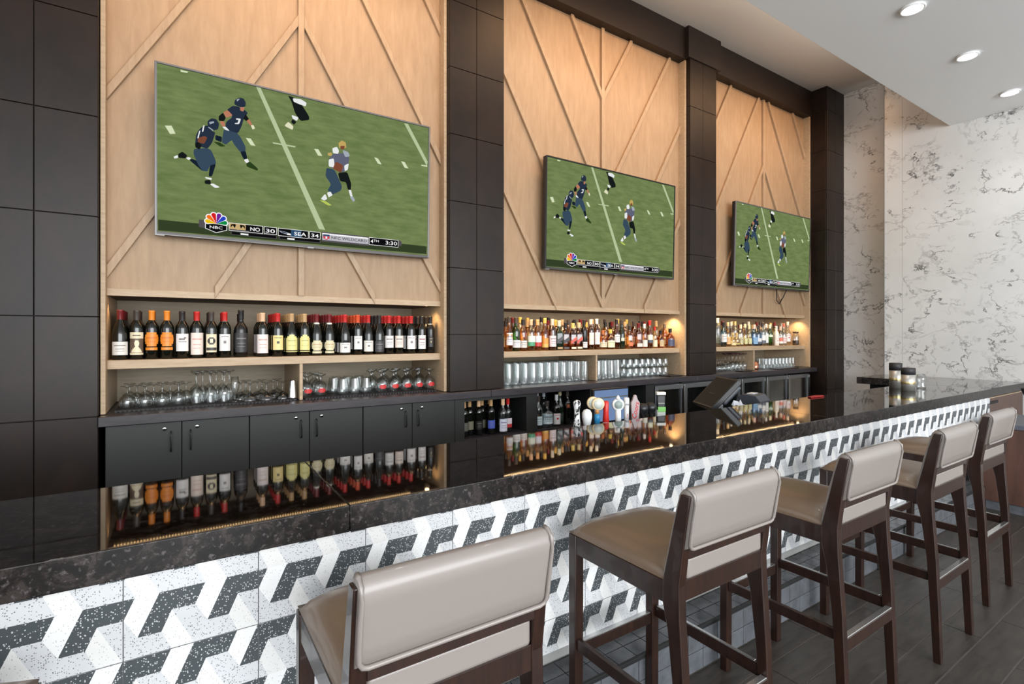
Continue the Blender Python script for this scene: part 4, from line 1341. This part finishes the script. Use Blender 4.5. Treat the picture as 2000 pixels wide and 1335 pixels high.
# clear spirits bay
SP3 = [
    (5.612, 'slim', M_FROST, paint(232, 226, 210), None, 'tall frosted clear bottle beside the slim pillar', 1.16),
    (5.737, 'round', M_BLUE, DARKC, (.055, .150, 130, 'plain', WHITE, GREYI), 'bottle with a big white label and dark base', 1.05),
    (5.826, 'tallneck', M_GOLD, paint(228, 200, 150), (.030, .120, 110, 'plain', paint(230, 180, 120), TAN), 'bottle with a tan label in the clear spirits row', .98),
    (5.930, 'squat', M_GOLD, paint(226, 196, 130), (.020, .060, 100, 'plain', paint(226, 214, 160), TAN), 'low gold bottle with a cream band', .80),
    (6.012, 'squat', M_GOLD, paint(220, 190, 120), (.020, .050, 100, 'two', paint(226, 206, 120), BLK), 'low gold bottle with a dark base', .80),
    (6.100, 'round', M_CLEAR, paint(226, 220, 190), (.025, .120, 60, 'plain', paint(190, 186, 150), GREYI), 'clear bottle before the greenish pair', .96),
    (6.197, 'tallneck', M_GOLD, paint(230, 222, 180), (.030, .110, 80, 'plain', paint(196, 196, 146), OLV), 'greenish clear bottle, nearer the slim pillar', .92),
    (6.289, 'round', M_GOLD, paint(226, 220, 186), (.030, .110, 80, 'plain', paint(190, 190, 146), OLV), 'greenish clear bottle, nearer the blue bottle', .94),
    (6.405, 'square', M_BLUE, paint(232, 200, 190), (.025, .110, 100, 'plain', paint(120, 160, 196), paint(90, 130, 170)), 'pale blue square gin bottle', 1.04),
    (6.500, 'square', M_BLUE, GREYC, (.030, .100, 90, 'two', paint(214, 216, 220), paint(74, 78, 90)), 'bottle with a silver triangle next to the blue gin', 1.02),
    (6.597, 'round', M_FROST, GREYC, (.030, .130, 110, 'two', WHITE, paint(90, 96, 110)), 'clear vodka bottle with a tall white label', 1.08),
    (6.680, 'slim', M_FROST, paint(210, 210, 210), (.040, .170, 100, 'plain', paint(226, 228, 228), WHITE), 'slim white-labelled bottle before the green one', .96),
    (6.775, 'round', M_GREEN, paint(232, 226, 200), (.120, .150, 100, 'plain', paint(206, 226, 190), WHITE), 'bright green glass bottle', .98),
    (6.934, 'round', paint(228, 224, 214, .3), paint(232, 228, 220), (.030, .110, 110, 'mark', paint(236, 232, 226), RED), 'opaque white rum bottle', .92),
    (7.037, 'round', M_CLEAR, paint(232, 190, 170), (.030, .120, 110, 'two', paint(214, 120, 100), WHITE), 'clear bottle with a red label after the white rum', .90),
    (7.122, 'tallneck', M_CLEAR, paint(200, 110, 90), (.030, .120, 110, 'plain', paint(226, 214, 214), RED), 'clear bottle with a pale red-marked label', .98),
    (7.222, 'tallneck', M_CLEAR, paint(232, 214, 190), (.050, .150, 115, 'mark', paint(230, 226, 226), RED), 'tall clear bottle with white label near the shelf end', 1.06),
    (7.440, 'jar', M_CLEAR, paint(70, 54, 44), None, 'clear lidded jar with dark contents standing alone at the shelf end', 1.05),
]
for i, (x, kd, gm, cm, lb, words, sc) in enumerate(SP3):
    b = bottle('spirit_bottle' if kd != 'jar' else 'storage_jar', kd, gm, cm, lb, x, YP + 0.060, ZSH, words, 'clear spirits on the oak shelf', sc)
    if kd == 'jar':
        inst('contents', MB().lathe([(0, .003), (.038, .003), (.038, .062), (0, .062)], 14).mesh('contents', paint(46, 32, 28)), b)
        continue
    for k in range(2):
        gm2 = (M_FROST, M_CLEAR, M_GOLD, M_AMBER)[(i + k) % 4]
        cm2 = (paint(214, 208, 196), GREYC, DRED, paint(226, 196, 130))[(i * 3 + k) % 4]
        if k == 1 and i % 2:
            continue
        bottle('spirit_bottle', ('round', 'tallneck', 'slim')[(i + k) % 3], gm2, cm2, (.04, .13, 100, 'plain', (WHITE, CREAM, PINK)[(i + k) % 3], GREYI),
               x + 0.045, YP + 0.17 + 0.11 * k, ZSH, 'half-hidden bottle, %s behind the %s front bottle of the clear spirits shelf' % (ORD[k + 1], ORD[i + 1]),
               'clear spirits behind the front row', .96 + .05 * ((i + 2 * k) % 3))

# bottles in the open cubbies
for i, (x, dy) in enumerate(((2.02, .06), (2.093, .10), (2.165, .07), (2.225, .12), (2.275, .05), (2.325, .16))):
    bottle('wine_bottle', 'bordeaux', M_DARKG, (TAN, TAN, PEACH, TAN, TAN, paint(206, 150, 90))[i], (.05, .12, 110, 'plain', (paint(90, 92, 80), paint(120, 116, 96), BLK, paint(86, 88, 70), paint(76, 96, 190), paint(60, 60, 56))[i], GREYI),
           x, 3.74 + dy, 0.595, 'tan-capped dark bottle in the first open cubby, %s from the cupboards' % ORD[i + 1], 'bottles in the first open cubby')
bottle('spirit_bottle', 'round', M_FROST, PEACH, (.02, .125, 120, 'plain', paint(214, 218, 232), paint(130, 110, 160)), 2.375, 3.755, 0.595, 'clear bottle with pale label at the front of the first open cubby', 'bottles in the first open cubby', 1.02)
bottle('spirit_bottle', 'round', M_FROST, RED, (.04, .12, 120, 'two', paint(226, 214, 220), paint(196, 60, 60)), 2.455, 3.80, 0.595, 'red-capped clear bottle at the end of the first open cubby', 'bottles in the first open cubby', 1.0)
for i, (x, dy, kd, gm, cm, col, words, sc) in enumerate((
        (2.775, .05, 'round', M_FROST, GREYC, (206, 222, 226), 'clear bottle with icy label at the edge of the second cubby', 1.0),
        (2.825, .14, 'tallneck', M_AMBERD, paint(200, 206, 214), (120, 70, 40), 'amber bottle with silver cap in the second cubby', 1.06),
        (2.880, .06, 'squat', M_FROST, GREYC, (210, 226, 232), 'short clear bottle with pale label in the second cubby', 1.1),
        (2.925, .17, 'slim', M_CLEAR, paint(190, 200, 210), (206, 206, 206), 'slim clear bottle behind the others in the second cubby', 1.04),
        (2.985, .05, 'round', M_CLEAR, paint(226, 226, 226), (232, 226, 226), 'white-capped rum bottle with a red round mark in the second cubby', 1.0),
        (3.065, .10, 'tallneck', M_GREEND, paint(190, 180, 140), (40, 52, 46), 'dark green bottle in the second cubby', 1.05),
        (3.140, .08, 'slim', M_DARKG, GREYC, (120, 60, 40), 'dark bottle with an orange badge in the second cubby', 1.04))):
    lb = (.02, .12, 120, 'mark', paint(*col), RED) if i == 4 else ((.15, .185, 60, 'plain', paint(*col), ORANGE) if i == 6 else (.03, .11, 110, 'plain', paint(*col), GREYI))
    bottle('spirit_bottle', kd, gm, cm, lb, x, 3.73 + dy, 0.595, words, 'bottles in the second open cubby', sc)

# ------------------------------------------------------------------ glasses
ZB = 0.987


def gl(key, fn):
    if key not in _BM:
        _BM[key] = fn()
    return _BM[key]


def lathe_glass(prof, n=18):
    return MB().lathe(prof, n).mesh('glass', M_CLEAR)


GPROF = {  # standing upside down unless noted
    'balloon': [(.036, 0), (.044, .020), (.046, .045), (.040, .068), (.018, .085), (.006, .092), (.004, .100), (.004, .128), (.010, .138), (.036, .144), (.036, .147), (0, .147)],
    'tallwine': [(.030, 0), (.036, .030), (.038, .062), (.032, .090), (.012, .108), (.004, .118), (.0035, .175), (.010, .196), (.034, .203), (.034, .206), (0, .206)],
    'martini': [(.060, 0), (.058, .014), (.044, .036), (.012, .056), (.004, .064), (.004, .118), (.012, .132), (.040, .139), (.040, .142), (0, .142)],
    'goblet': [(.035, 0), (.045, .018), (.049, .048), (.044, .082), (.028, .106), (.012, .118), (.010, .138), (.014, .150), (.038, .162), (.040, .168), (0, .168)],
    'tumbler': [(.038, 0), (.0425, .012), (.044, .040), (.039, .080), (.034, .114), (.034, .120), (0, .120)],
    'pint': [(.040, 0), (.0425, .008), (.0425, .02), (.037, .125), (.033, .192), (.033, .200), (0, .200)],
    'stack': [(.036, 0), (.039, .006), (.036, .050), (.031, .075), (.031, .080), (0, .080)],
    'flute': [(.028, 0), (.028, .003), (.006, .010), (.0035, .018), (.0035, .035), (.012, .050), (.024, .085), (.026, .120), (.021, .165), (.0205, .165)],
    'highball': [(.033, 0), (.034, .004), (.032, .060), (.031, .116), (.031, .120), (0, .120)],
}


def glass_at(kind, x, y, z, name, label, group, s=1.0):
    o = inst(name, gl(('g', kind), lambda: lathe_glass(GPROF[kind])), None, (x, y, z))
    o.scale = (s, s, s)
    return tag(o, label, 'glass', group)


M_MAT = mat('bar_mat_rubber', rgb(30, 29, 32), 0.6)


def bar_mat(x0, x1, label):
    t = thing('bar_mat', label, 'mat', ((x0 + x1) / 2, YP - 0.01, ZB), group='rubber bar mats')
    w = (x1 - x0) / 2
    MB().box(-w, w, 0.010, 0.40, 0, 0.012).build('mat_sheet', M_MAT, t, None, 0.002, 1)
    k, mb = -w, MB()
    while k < w - 0.014:
        mb.box(k, k + 0.012, -0.004, 0.010, 0.0, 0.011)
        k += 0.022
    tag(mb.build('ribbed_edge', M_MAT, t), 'ribbed front edge of the mat', kind='stuff')


bar_mat(-0.30, 0.715, 'ribbed black rubber mat under the upturned wine glasses')
bar_mat(0.77, 1.79, 'ribbed black rubber mat under the goblets with red emblems')
ZM = ZB + 0.0125
for i in range(4):
    for r in range(3):
        glass_at('balloon', -0.245 + i * 0.088 + (r % 2) * 0.042, YP + 0.075 + r * 0.10, ZM, 'wine_glass',
                 ('%s upturned short wine glass of the front row beside the wide pillar' % ORD[i + 1]) if r == 0 else 'upturned short wine glass behind the front row beside the wide pillar', 'upturned short wine glasses', 0.93)
for i in range(3):
    for r in range(3):
        glass_at('tallwine', 0.118 + i * 0.078 + (r % 2) * 0.036, YP + 0.075 + r * 0.085, ZM, 'wine_glass',
                 ('%s upturned tall wine glass of the front row before the flute' % ORD[i + 1]) if r == 0 else 'upturned tall wine glass behind the front row before the flute', 'upturned tall wine glasses')
glass_at('flute', 0.338, YP + 0.085, ZM, 'champagne_flute', 'single upright champagne flute among the upturned glasses', None)
for i in range(3):
    for r in range(3):
        glass_at('martini', 0.428 + i * 0.104 - (r % 2) * 0.045, YP + 0.085 + r * 0.115, ZM, 'cocktail_glass',
                 ('%s upturned wide cocktail glass of the front row past the flute' % ORD[i + 1]) if r == 0 else 'upturned wide cocktail glass in the back rows past the flute', 'upturned cocktail glasses', 0.86)
t = tag(MB().lathe([(0, 0), (.030, 0), (.029, .01), (.021, .125), (.019, .130), (0, .130)], 20).build('cocktail_shaker', M_CHROME, None, (0.694, YP + 0.030, ZM)),
        'small steel shaker tin by the oak divider', 'shaker')
M_EMB = paint(196, 44, 44)


def emblem(o, r, z):
    mb = MB()
    vs, fs = [], []
    for j in range(5):
        for k in range(7):
            a = math.radians(-90 + (k - 3) * 11)
            vs.append((r * math.cos(a), r * math.sin(a), z + (j - 2) * .008))
    for j in range(4):
        for k in range(6):
            if (j in (0, 3)) and k in (0, 5):
                continue
            fs.append((j * 7 + k, j * 7 + k + 1, j * 7 + k + 8, j * 7 + k + 7))
    mb.add(vs, fs, 0, True)
    return inst('emblem', gl(('e', r, z), lambda: mb.mesh('emblem', M_EMB)), o)


for r in range(3):
    for i in range(2):
        o = glass_at('goblet', 0.800 + i * 0.095, YP + 0.085 + r * 0.11, ZM, 'beer_goblet', ('upturned beer goblet with red emblem, %s the oak divider' % ('touching' if i == 0 else 'second from')) if r == 0 else 'upturned beer goblet behind those touching the oak divider', 'red emblem goblets by the divider', 0.96)
        if r == 0:
            emblem(o, .0505, .045)
for i in range(3):
    for r in range(3):
        glass_at('tumbler', 1.060 + i * 0.089 - (r % 2) * 0.044, YP + 0.10 + r * 0.095, ZM, 'tumbler', ('%s upturned clear tumbler of the front row between the goblets' % ORD[i + 1]) if r == 0 else 'upturned clear tumbler in the back rows between the goblets', 'upturned tumblers')
for i in range(5):
    for r in range(3):
        o = glass_at('goblet', 1.352 + i * 0.102 - (r % 2) * 0.046, YP + 0.085 + r * 0.105, ZM, 'beer_goblet', ('%s goblet with red emblem of the five at the shelf end' % ORD[i + 1]) if r == 0 else 'upturned beer goblet behind the five red emblems at the shelf end', 'red emblem goblets at the shelf end', 1.0)
        if r == 0:
            emblem(o, .0505, .045)
# pints and stacked glasses under the whisky shelf
for i in range(17):
    for r in range(4):
        x = 2.435 + i * 0.0905 + (r % 2) * 0.045
        if abs(x - DIVX[1]) < 0.055:
            continue
        glass_at('pint', x, YP + 0.050 + r * 0.090, ZB + 0.001, 'pint_glass', ('%s upturned pint glass of the front row under the whisky shelf' % ORD[i + 1]) if r == 0 else 'upturned pint glass behind the front row under the whisky shelf', 'upturned pint glasses', 1.0)
for i in range(7):
    for r in range(3):
        for lv in range(2):
            glass_at('stack', 4.08 + i * 0.095, YP + 0.07 + r * 0.088, ZB + 0.001 + lv * 0.0975, 'rocks_glass',
                     ('%s stacked rocks glass of the front row, %s layer, past the pints' % (ORD[i + 1], 'lower' if lv == 0 else 'upper')) if r == 0 else 'small stacked glass, %s layer, behind the front rocks glasses' % ('lower' if lv == 0 else 'upper'), 'stacked rocks glasses, %s layer' % ('lower' if lv == 0 else 'upper'), 1.2)
# under the clear spirits
for i in range(5):
    for r in range(2):
        glass_at('balloon', 5.46 + i * 0.095, YP + 0.07 + r * 0.10, ZB + 0.001, 'wine_glass', ('%s upturned short glass of the front row in the far bay' % ORD[i + 1]) if r == 0 else 'upturned short glass in the back row of the far bay', 'upturned glasses in the far bay', 1.0)
for i in range(4):
    for r in range(2):
        o = glass_at('tallwine', 5.93 + i * 0.085, YP + 0.07 + r * 0.10, ZB + 0.001, 'wine_glass', ('%s dark-footed wine glass of the front row before the far divider' % ORD[i + 1]) if r == 0 else 'dark-footed wine glass in the back row before the far divider', 'dark-footed wine glasses', 1.05)
        inst('foot_cap', gl(('fc',), lambda: MB().lathe([(0, .198), (.035, .198), (.035, .210), (0, .210)], 16).mesh('foot_cap', paint(70, 40, 40))), o)
t = thing('copper_mug', 'copper mug between the far divider and the tumblers', 'mug', (6.42, YP + 0.06, ZB))
MB().lathe([(0, 0), (.040, 0), (.044, .02), (.044, .10), (.041, .10), (.040, .01), (0, .01)], 18).build('cup', mat('copper', rgb(206, 140, 112), 0.25, 0.9), t)
MB().tube([(.042, 0, .085), (.070, 0, .080), (.074, 0, .050), (.066, 0, .025), (.043, 0, .02)], .005, 8).build('handle', MATS['copper'], t)
for i in range(9):
    for r in range(2):
        glass_at('highball', 6.66 + i * 0.086, YP + 0.06 + r * 0.09, ZB + 0.001, 'highball_glass', ('%s upturned highball glass of the front row at the far bay end' % ORD[i + 1]) if r == 0 else 'upturned highball glass in the back row at the far bay end', 'upturned highball glasses', 1.15)
tag(MB().box(-.10, .10, 0, .16, 0, .012).build('serving_tray', M_BLACKP, None, (4.62, YP - 0.12, ZB + 0.001), 0.003, 2), 'small black tray on the counter under the stacked glasses', 'tray')
tag(MB().box(-.09, .09, 0, .12, 0, .010).build('serving_tray', M_BLACKP, None, (5.96, YP - 0.13, ZB + 0.001), 0.003, 2), 'small black tray on the counter in the far bay', 'tray')
tag(MB().box(-.26, .26, 0, .12, 0, .010).build('serving_tray', M_BLACKP, None, (6.90, YP - 0.13, ZB + 0.001), 0.003, 2), 'long black tray on the counter below the highball glasses', 'tray')

# ------------------------------------------------------------------ beer taps and till behind the bar
tw = thing('draft_tower', 'steel draft beer rail behind the bar carrying the tap handles', 'beer tower', (2.45, 2.40, 0))
MB().box(-0.62, 0.62, -0.05, 0.05, 0.0, 0.866).build('column', M_STEEL, tw, None, 0.004, 1)
ZT = 0.867


def tap(name, x, y, label):
    return thing(name, label, 'tap handle', (x, y, ZT), -0.5, 'beer tap handles')


def turned(prof, m, t, name, n=16, loc=None, sy=1.0):
    o = MB().lathe(prof, n).build(name, m, t, loc)
    o.scale = (1, sy, 1)
    return o


t = tap('tap_handle', 2.055, 2.40, 'black and white mottled tap handle, first of the row')
M_MOT = mat('mottled_enamel', rgb(230, 230, 230), 0.35)
LK(M_MOT, ramp(M_MOT, noise(M_MOT, pos(M_MOT), 45, 3), [(0.46, rgb(20, 20, 22)), (0.52, rgb(226, 226, 226))]), PB(M_MOT).inputs['Base Color'])
turned([(0, 0), (.018, 0), (.022, .02), (.018, .08), (.016, .12), (.022, .15), (.024, .165), (.016, .180), (0, .184)], M_MOT, t, 'grip')
t = tap('tap_handle', 2.136, 2.40, 'plain white egg-shaped tap handle')
turned([(0, 0), (.014, 0), (.024, .03), (.032, .07), (.031, .095), (.020, .115), (0, .122)], paint(236, 236, 236, .3), t, 'grip')
t = tap('tap_handle', 2.220, 2.40, 'tap handle with two round cream discs and a blue grip')
turned([(0, 0), (.018, 0), (.020, .06), (.017, .085), (0, .085)], paint(40, 126, 176, .35), t, 'grip')
turned([(0, .085), (.015, .085), (.012, .115), (0, .115)], paint(190, 130, 70, .35), t, 'collar')
for dx, dz, yy in ((-.020, .150, .02), (.006, .146, -.006)):
    d = MB().lathe([(0, 0), (.040, 0), (.040, .014), (.034, .018), (0, .018)], 22).build('disc', paint(222, 200, 160, .35), t, (dx, yy + .01, dz))
    d.rotation_euler = (PI / 2, 0, 0)
    f = MB().lathe([(0, 0), (.030, 0), (.030, .002), (0, .002)], 22).build('face', paint(204, 210, 200, .35), d, (0, 0, .018))
t = tap('tap_handle', 2.296, 2.40, 'red ribbed tap handle beside the two-disc one')
turned([(0, 0), (.019, 0), (.021, .03), (.017, .09), (.019, .150), (.012, .160), (0, .160)], paint(206, 40, 32, .35), t, 'grip')
turned([(.0195, .015), (.0215, .018), (.0215, .024), (.0195, .027)], paint(226, 200, 200), t, 'band')
t = tap('tap_handle', 2.404, 2.40, 'white tap handle with a round crest and pointed top')
turned([(0, 0), (.016, 0), (.020, .03), (.018, .10), (0, .10)], paint(232, 234, 234, .3), t, 'grip')
d = MB().lathe([(0, 0), (.040, 0), (.040, .014), (.034, .018), (0, .018)], 22).build('crest', paint(228, 232, 230, .3), t, (0, .009, .128))
d.rotation_euler = (PI / 2, 0, 0)
MB().lathe([(0, 0), (.027, 0), (.027, .002), (0, .002)], 20).build('crest_print', paint(150, 166, 160), d, (0, 0, .018))
turned([(0, .165), (.018, .160), (.010, .180), (0, .192)], paint(232, 234, 234, .3), t, 'finial')
t = tap('tap_handle', 2.480, 2.40, 'slim white tap handle with dark lettering')
turned([(0, 0), (.014, 0), (.016, .05), (.019, .150), (.017, .168), (0, .170)], paint(230, 230, 232, .3), t, 'grip')


def sign(txt, size, m, parent, loc, rot, name='lettering', shear=0.0, bold=0.0):
    vs, fs, w = text_polys(txt, size, shear, bold)
    mx, mz = (min(v[0] for v in vs) + max(v[0] for v in vs)) / 2, (min(v[1] for v in vs) + max(v[1] for v in vs)) / 2
    o = MB().add([(x - mx, 0, z - mz) for x, z in vs], fs).build(name, m, parent, loc)
    o.rotation_euler = rot
    return o


sign('m', .030, paint(30, 30, 40), t, (0, -.0195, .125), (0, math.radians(-8), 0))
sign('Lite', .020, paint(190, 40, 40), t, (0, -.0170, .050), (0, math.radians(-90), 0))
t = tap('tap_handle', 2.560, 2.40, 'silver paddle tap handle with Coors in red script')
MB().prism([(-.024, .015), (.024, .015), (.030, .13), (.016, .150), (.008, .178), (0, .184), (-.010, .176), (-.018, .150), (-.030, .13)], 'y', -.012, .012).build('paddle', paint(176, 160, 160, .3), t, None, .003, 2)
MB().box(-.008, .008, -.008, .008, 0, .016).build('stem', M_CHROME, t)
sign('Coors', .044, paint(196, 36, 48), t, (0, -.0128, .082), (0, math.radians(-78), 0), shear=.3, bold=.0006)
for i, x in enumerate((2.632, 2.712)):
    t = tap('tap_handle', x, 2.40, 'black rounded tap handle, %s' % ('nearer the silver paddle' if i == 0 else 'nearer the white-headed one'))
    turned([(0, 0), (.012, 0), (.014, .04), (.034, .060), (.040, .085), (.034, .108), (.016, .118), (0, .120)], M_BLACKP, t, 'grip')
t = tap('tap_handle', 2.812, 2.40, 'tall black tap handle with white head and green label')
MB().box(-.030, .030, -.018, .018, 0, .062).build('base', paint(206, 210, 206, .3), t, None, .004, 2)
MB().box(-.026, .030, -.020, .018, .048, .084).build('label', paint(120, 186, 96, .4), t, None, .002, 1)
MB().box(-.030, .030, -.017, .017, .062, .165).build('body', M_BLACKP, t, None, .008, 2)
MB().box(-.032, .032, -.019, .019, .165, .186).build('head', paint(236, 234, 224, .4), t, None, .004, 2)
sign('Guinness', .012, paint(220, 220, 214), t, (0, -.0185, .110), (0, 0, 0))
t = thing('menu_display', 'pale blue lit display panel behind the tap handles', 'display', (2.98, 3.05, 0))
MB().box(-.20, .20, 0, .03, .60, 1.012).build('frame', M_BLACKP, t, None, .003, 1)
MB().box(-.185, .185, -.004, .0, .75, 1.0).build('screen', glow('blue_display', rgb(122, 148, 190), 0.7), t)
MB().box(-.185, .185, -.006, -.004, .935, .945).build('divider_bar', M_STEEL, t)
MB().box(-.15, .15, 0, .25, 0, .60).build('stand', M_BLACKM, t)

ub = thing('under_bar_shelf', 'dark work shelf behind the bar under the till', 'shelf', (3.86, 2.46, 0))
MB().box(-.75, .75, -.24, .26, .74, .775).build('top', M_STEEL, ub)
MB().box(-.75, -.70, -.24, .26, 0, .74).build('leg_panel', M_BLACKM, ub)
MB().box(.70, .75, -.24, .26, 0, .74).build('leg_panel', M_BLACKM, ub)
t = thing('till_screen', 'black till touchscreen tilted back behind the bar', 'till', (3.52, 2.46, .776), math.radians(58))
MB().box(-.15, .15, -.12, .12, 0, .03).build('base', M_BLACKP, t, None, .004, 1)
MB().prism([(-.03, .03), (.05, .03), (.03, .22), (-.04, .22)], 'x', -.05, .05).build('neck', M_STEEL, t)
s = MB().box(-.21, .21, -.028, .022, -.170, .170).build('monitor', M_BLACKP, t, (0, .0, .220), .008, 2)
s.rotation_euler = (math.radians(44), 0, 0)
s.scale = (.88, .88, .88)
MB().box(-.17, .17, -.075, -.028, -.06, .15).build('monitor_back', mat('slate_plastic', rgb(62, 66, 74), 0.4), s, None, .018, 3)
MB().box(-.19, .19, .022, .024, -.15, .15).build('glass_face', M_BLACKM, s)
MB().box(-.20, -.14, -.030, -.028, -.13, -.10).build('plate_label', paint(214, 206, 180), s)
t = thing('receipt_printer', 'grey rounded receipt printer beside the till screen', 'printer', (4.02, 2.46, .776), math.radians(12))
MB().prism([(-.10, 0), (.10, 0), (.10, .12), (.085, .160), (.05, .180), (.0, .184), (-.06, .178), (-.10, .13)], 'x', -.11, .11).build('housing', MATS['slate_plastic'], t, None, .006, 2)
MB().box(-.06, .06, -.103, -.098, .04, .10).build('front_plate', M_BLACKP, t)
MB().box(-.05, .05, -.02, .03, .183, .189).build('paper_slot', paint(210, 212, 214), t)
t = thing('bar_napkin', 'crumpled white paper by the receipt printer', 'paper', (3.72, 2.38, .776))
mb = MB()
vs, fs = [], []
for j in range(5):
    for i in range(5):
        vs.append((-.06 + i * .03, -.04 + j * .02, .09 + .02 * math.sin(i * 2.1 + j * 1.3) + .012 * j))
for j in range(4):
    for i in range(4):
        k = j * 5 + i
        fs.append((k, k + 1, k + 6, k + 5))
mb.add(vs, fs)
mb.box(-.05, .05, -.03, .03, 0, .085)
mb.build('paper_sheet', paint(196, 200, 208), t)
t = tag(MB().prism([(-.10, -.02), (.09, -.03), (.11, .0), (.05, .03), (-.08, .02)], 'z', 0, .010).build('red_bar_cloth', paint(150, 26, 26, .6), None, (4.38, 2.14, .938), .004, 2),
        'folded red cloth on the rear edge of the bar', 'cloth')

# things on the far end of the bar
M_CANI = mat('canister_steel', rgb(206, 204, 198), 0.34, 0.75)
for i, (x, y, h, r, lab) in enumerate(((5.80, 2.09, .235, .052, 'taller steel canister with textured black lid on the bar'),
                                       (5.60, 1.92, .205, .054, 'shorter steel canister with textured black lid on the bar'))):
    t = thing('canister', lab, 'canister', (x, y, .938), group='steel canisters on the bar')
    MB().lathe([(0, 0), (r, 0), (r, h * .72), (0, h * .72)], 24).build('body', M_CANI, t)
    MB().lathe([(0, h * .72), (r * 1.02, h * .72), (r * 1.02, h), (r * .9, h + .004), (0, h + .004)], 24).build('lid', paint(44, 42, 44, .55), t)
    MB().lathe([(r * 1.005, h * .30), (r * 1.02, h * .31), (r * 1.02, h * .40), (r * 1.005, h * .41)], 24).build('band', mat('brass', rgb(206, 186, 130), .3, .9), t)
o = thing('glass_cruet', 'small clear glass cruet with a metal clip beside the canisters', 'cruet', (5.93, 1.93, .938))
MB().lathe([(0, 0), (.034, 0), (.038, .02), (.030, .05), (.036, .08), (.034, .13), (0, .13)], 18).build('bowl', M_CLEAR, o)
MB().tube([(-.02, 0, .132), (.03, 0, .135), (.09, 0, .128)], .004, 6).build('clip', M_STEEL, o)
MB().tube([(0.03, 0, .02), (.08, 0, .018), (.10, 0, .024)], .004, 6).build('spoon', M_STEEL, o)

# service cabinet by the last stool
t = thing('service_cabinet', 'brown wooden service cabinet with slate top past the last stool', 'cabinet', (5.65, 0.40, 0))
MB().box(0, .75, 0, 1.02, .075, .685).build('body', M_WOODBR, t, None, .002, 1)
MB().box(.02, .73, .02, 1.0, 0, .075).build('toe_kick', M_MOSAIC, t)
MB().box(-.015, .765, -.015, 1.03, .685, .722).build('top', mat('grey_laminate', rgb(84, 88, 98), .45), t, None, .003, 1)
t = thing('order_tablet', 'black tablet terminal standing on the service cabinet', 'tablet', (5.90, 1.145, .722), math.radians(70))
MB().box(-.05, .05, -.05, .05, 0, .012).build('foot', M_BLACKP, t)
MB().box(-.012, .012, -.012, .012, .012, .17).build('stem', M_BLACKP, t)
s = MB().box(-.07, .07, -.010, .010, -.10, .10).build('tablet', M_BLACKP, t, (0, 0, .20), .004, 2)
s.rotation_euler = (math.radians(-35), 0, 0)
t = tag(MB().prism([(-.16, -.12), (.14, -.14), (.17, .10), (.02, .14), (-.15, .10)], 'z', 0, .05).build('folded_linen', paint(84, 88, 100, .8), None, (6.21, 1.00, .723), .02, 3), 'folded grey-blue linen on the service cabinet', 'linen')

# ------------------------------------------------------------------ ceiling downlights
M_LENS = glow('downlight_lens', (1.0, 0.98, 0.95, 1), 30.0)
for i, (x, lab) in enumerate(((4.66, 'bright recessed downlight at the top edge of the ceiling'), (5.86, 'bright recessed downlight, middle of the three in the ceiling'),
                              (7.11, 'bright recessed downlight nearest the marble wall'), (3.45, None), (2.25, None), (1.05, None), (-0.15, None))):
    if lab:
        t = thing('downlight', lab, 'downlight', (x, 1.57, ZS), group='ceiling downlights')
        MB().lathe([(.072, 0), (.080, -.002), (.082, -.014), (.076, -.018), (.066, -.016), (.062, -.004)], 28).build('trim_ring', paint(236, 236, 236, .4), t)
        MB().lathe([(0, -.012), (.064, -.012), (.064, -.006), (0, -.006)], 28).build('lens', M_LENS, t)
    spot('downlight_beam', (x, 1.57, ZS - .03), (x, 1.57, 0), 14, (1.0, .96, .90), 110, .9, .05)
